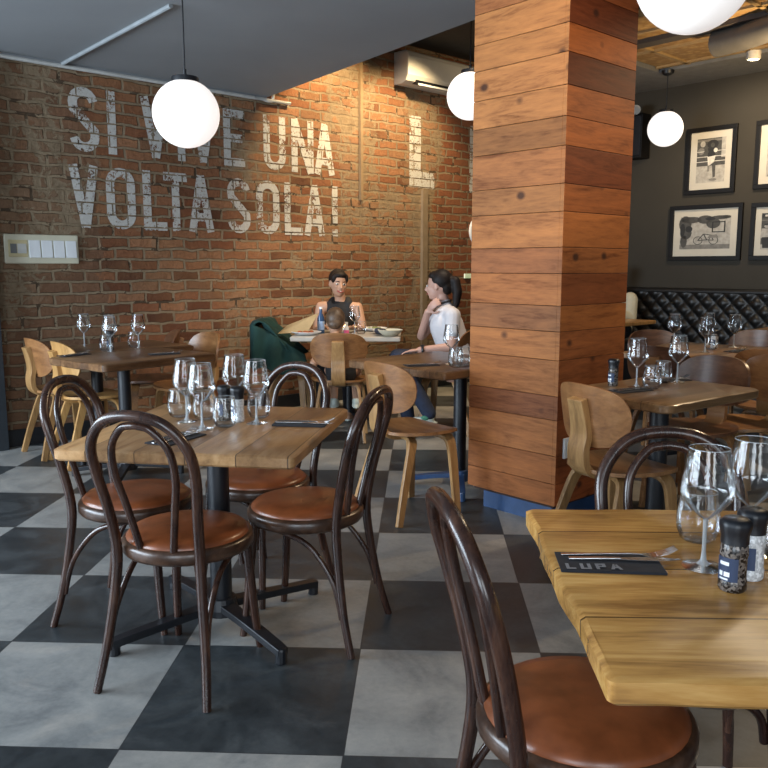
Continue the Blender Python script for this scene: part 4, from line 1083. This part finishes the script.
g = G(); g.limb([q(.06,0,.58),q(.04,0,.78),q(0,.02,.92)],[.17,.17,.13]); g.limb([q(.02,-.17,.92),q(-.03,-.21,.72),q(-.20,-.17,.77)],[.085,.07,.055]); g.limb([q(.02,.19,.92),q(-.03,.24,.72),q(-.20,.17,.77)],[.085,.07,.055])
g.build('puffy_jacket', CREAMJ, P, remesh=.009)
g = G()
for s in (-1,1): g.limb([q(.05,s*.09,.58),q(-.38,s*.11,.54),q(-.38,s*.11,.12)],[.095,.07,.055])
g.build('trousers', DARKTR, P, remesh=.01)
g = G(); 
for s in (-1,1): shoe(g, q(-.38,s*.11,.085), 225)
g.build('shoes', SNEAK, P, remesh=.009)

# ------------------------------------------------------------------ things around the people
# green jacket draped over the chair back, cloth sheet with folds
g = G(); NU, NV_ = 30, 26; vs = []; fs = []
for j in range(NV_+1):
    s_ = -.34+.86*j/NV_         # arc length over the chair back (negative = outside)
    for i in range(NU+1):
        w_ = -1+2*i/NU; yy = 4.55+w_*(.235+.05*max(0,s_))
        fold = .014*sin(w_*11+s_*5)+.008*sin(w_*23-s_*9)
        if s_ < 0: x_ = -.555+.02*s_-abs(fold); z_ = .815+s_
        elif s_ < .12: a = pi*s_/.12; x_ = -.525-.04*cos(a); z_ = .815+.030*sin(a)
        else: t_ = s_-.12; x_ = -.47+.62*t_+fold*.5; z_ = .80-.62*t_+fold*.7
        vs.append((x_-.02*w_*w_*0+.06*w_*w_, yy, z_))
for j in range(NV_):
    for i in range(NU): a = j*(NU+1)+i; fs.append((a,a+1,a+NU+2,a+NU+1))
g.add(vs, fs)
# near side of the jacket, hanging in folds beside the seat
vs = []; fs = []
for j in range(15):
    for i in range(19):
        a = i/18; b_ = j/14
        x_ = -.525+.40*a+.05*a*b_; zt = .825-.24*a**1.2; z_ = zt-(zt-.46-.03*sin(a*9))*b_
        vs.append((x_, 4.315-.015*sin(a*17+b_*2)-.03*sin(b_*2.6)+.02*a, z_))
for j in range(14):
    for i in range(18): q_ = j*19+i; fs.append((q_,q_+1,q_+20,q_+19))
g.add(vs, fs)
jk = g.build('jacket', plain('dark_green_cloth', (.006,.036,.032), .9, 0, .3, 8), None, 80)
md = jk.modifiers.new('t','SOLIDIFY'); md.thickness = .012
tag(jk, 'dark green jacket draped over the chair left of the pale table', 'jacket')
g = G()
mv = [Vector(p) for p in ((-.345,4.42,.745),(-.10,4.40,.765),(-.04,4.62,.90),(-.30,4.62,.80))]
g.add([tuple(p) for p in mv]+[tuple(p+Vector((0,.004,-.003))) for p in mv], [(0,1,2,3),(7,6,5,4),(0,4,5,1),(1,5,6,2),(2,6,7,3),(3,7,4,0)])
tag(g.build('menu', plain('kraft_card', (.46,.34,.18), .8)), 'tan card menu propped at left end of pale table', 'menu')
def plate(p, r, label, food=None, z=TH):
    t = thing('plate', label, 'plate', (*p, z), 0, 'white plates on the pale table')
    g = G(); g.lathe([(0,.004),(r*.6,.005),(r*.75,.012),(r,.026),(r*1.0,.029),(r*.74,.018),(r*.58,.009),(0,.008)], 32); g.build('dish', WHITE, t, 50)
    if food:
        g = G(); random.seed(int(p[0]*1000))
        for k in range(9): a = random.random()*6.28; d = random.random()*r*.5; g.ell((d*cos(a), d*sin(a), .018+random.random()*.008), (.02,.016,.012), 10, 6)
        g.build('food', food, t, True)
plate((-.115,4.42), .12, 'white plate with food at left on pale table', plain('tomato_food', (.38,.11,.04), .6))
plate((.50,4.60), .105, 'white plate beside dark cloth on pale table', plain('bread_food', (.42,.26,.12), .7))
plate((.40,4.86), .11, 'white plate at right rear of pale table', plain('leaf_food', (.20,.22,.08), .7))
g = G(); g.lathe([(0,0),(.05,0),(.085,.03),(.10,.05),(.095,.052),(.08,.032),(0,.012)], 28, (.555,4.36,TH)); tag(g.build('bowl', CREAM, None, 50), 'cream shallow bowl at near right corner of pale table', 'bowl')
random.seed(3); g = G()
for k in range(9): g.ell((.47+random.uniform(-.035,.035), 4.44+random.uniform(-.03,.03), TH+.022+random.uniform(0,.022)), (.035,.028,.016), 12, 8, Matrix.Rotation(random.random()*3,3,'Z'))
tag(g.build('crumpled_napkin', plain('slate_cloth', (.03,.035,.055), .85), remesh=.006), 'crumpled dark slate napkin on right part of pale table', 'napkin')
b = thing('pink_bottle', 'small bottle with pink label near child on pale table', 'bottle', (.205,4.42,TH))
g = G(); g.lathe([(0,0),(.019,0),(.020,.01),(.020,.06),(.012,.075),(.010,.09),(0,.09)],18); g.build('flask', WHITE, b, 50)
g = G(); g.lathe([(.0205,.015),(.0205,.042)],18); g.build('pink_label', plain('pink_paper', (.75,.12,.30), .5), b, True)
g = G(); g.lathe([(.013,.088),(.013,.104),(0,.105)],14); g.build('lid', WHITE, b, True)
b = thing('water_bottle', 'slim blue glass bottle in front of woman in black top', 'bottle', (-.02,4.60,TH))
g = G(); g.lathe([(0,0),(.028,0),(.030,.01),(.030,.12),(.013,.165),(.012,.20),(0,.20)],20); g.build('flask', plain('blue_glass', (.03,.07,.16), .1), b, 50)
g = G(); g.lathe([(.0305,.03),(.0305,.10)],20); g.build('paper_label', plain('blue_white_label', (.30,.42,.62), .5), b, True)
g = G(); g.lathe([(.014,.198),(.014,.215),(0,.216)],14); g.build('cap', WHITE, b, True)
c = thing('candle', 'small lit candle in a glass on pale table', 'candle', (.165,4.68,TH))
g = G(); g.lathe([(0,0),(.03,0),(.034,.07),(.033,.07),(.029,.004)],20); g.build('holder', GLASS, c, 50)
g = G(); g.lathe([(0,.04),(.025,.04),(.025,.004),(0,.004)],16); g.build('wax', plain('wax', (.7,.6,.4), .5), c, 50)
g = G(); g.ell((0,0,.062),(.008,.008,.018)); g.build('flame', glow('flame', (1,.6,.25), 12), c, True)

# ------------------------------------------------------------------ lights
def area(loc, target, size, power, col, size_y=None):
    ld = bpy.data.lights.new('area_light', 'AREA'); ld.energy = power; ld.color = col; ld.size = size
    if size_y: ld.shape = 'RECTANGLE'; ld.size_y = size_y
    o = bpy.data.objects.new('area_light', ld); COL.objects.link(o); o.location = loc
    o.rotation_euler = (Vector(target)-Vector(loc)).to_track_quat('-Z','Y').to_euler(); return o
def sp(loc, target, power, col, ang=60, blend=.6, rad=.05):
    ld = bpy.data.lights.new('spot_light', 'SPOT'); ld.energy = power; ld.color = col; ld.spot_size = radians(ang); ld.spot_blend = blend; ld.shadow_soft_size = rad
    o = bpy.data.objects.new('spot_light', ld); COL.objects.link(o); o.location = loc
    o.rotation_euler = (Vector(target)-Vector(loc)).to_track_quat('-Z','Y').to_euler(); return o
# daylight from the street windows at the left and behind the camera
for k in range(3):
    area((-4.3, -2.4+1.55*k, 1.55), (0, .4+.5*k, .5), 1.2, 85, (.72,.86,1.0), 1.9)
area((-.6,-5.0,1.6), (.4,0,.6), 1.6, 52, (.78,.89,1.0), 1.9)
area((1.9,-5.0,1.6), (1.2,0,.6), 1.2, 34, (.85,.93,1.0), 1.9)
# warm spots over the brick wall and in the rear of the room
sp(xy(3.75,3.2,3.38), xy(4.1,4.02,2.2), 95, (1,.74,.40), 90)
sp(xy(4.7,3.1,3.38), xy(4.8,4.02,2.0), 85, (1,.74,.40), 90)
sp(xy(3.6,1.6,3.38), (.3,4.5,.75), 120, (1,.80,.58), 60)
sp(xy(4.9,-.5,3.15), (2.2,2.2,.7), 110, (1,.74,.45), 75)
sp(xy(6.4,1.3,3.0), xy(7.5,1.7,1.9), 50, (1,.80,.55), 110)
sp(xy(5.6,.6,2.4), xy(6.4,1.5,3.2), 55, (1,.72,.38), 120)
sp(xy(1.2,-.9,2.65), xy(2.35,.4,1.6), 62, (1,.76,.50), 75)
sp(xy(2.3,-1.0,2.65), (1.4,-.5,.73), 7, (1,.84,.62), 110)

w = bpy.data.worlds.new('world'); SC.world = w; w.use_nodes = True
w.node_tree.nodes['Background'].inputs[0].default_value = (.62,.72,.85,1); w.node_tree.nodes['Background'].inputs[1].default_value = .14

# ------------------------------------------------------------------ camera
cd = bpy.data.cameras.new('camera'); cam = bpy.data.objects.new('camera', cd); COL.objects.link(cam); SC.camera = cam
cd.sensor_width = 36; cd.sensor_height = 36; cd.lens = 36*806.125/768; cd.clip_start = .05
yaw, pit = -.0460141, .1442163
f = Vector((sin(yaw)*cos(pit), cos(yaw)*cos(pit), -sin(pit)))
cam.location = (.79676,-1.95053,1.27211); cam.rotation_euler = f.to_track_quat('-Z','Y').to_euler()
SC.view_settings.view_transform = 'Standard'; SC.view_settings.look = 'None'; SC.view_settings.exposure = 1.05
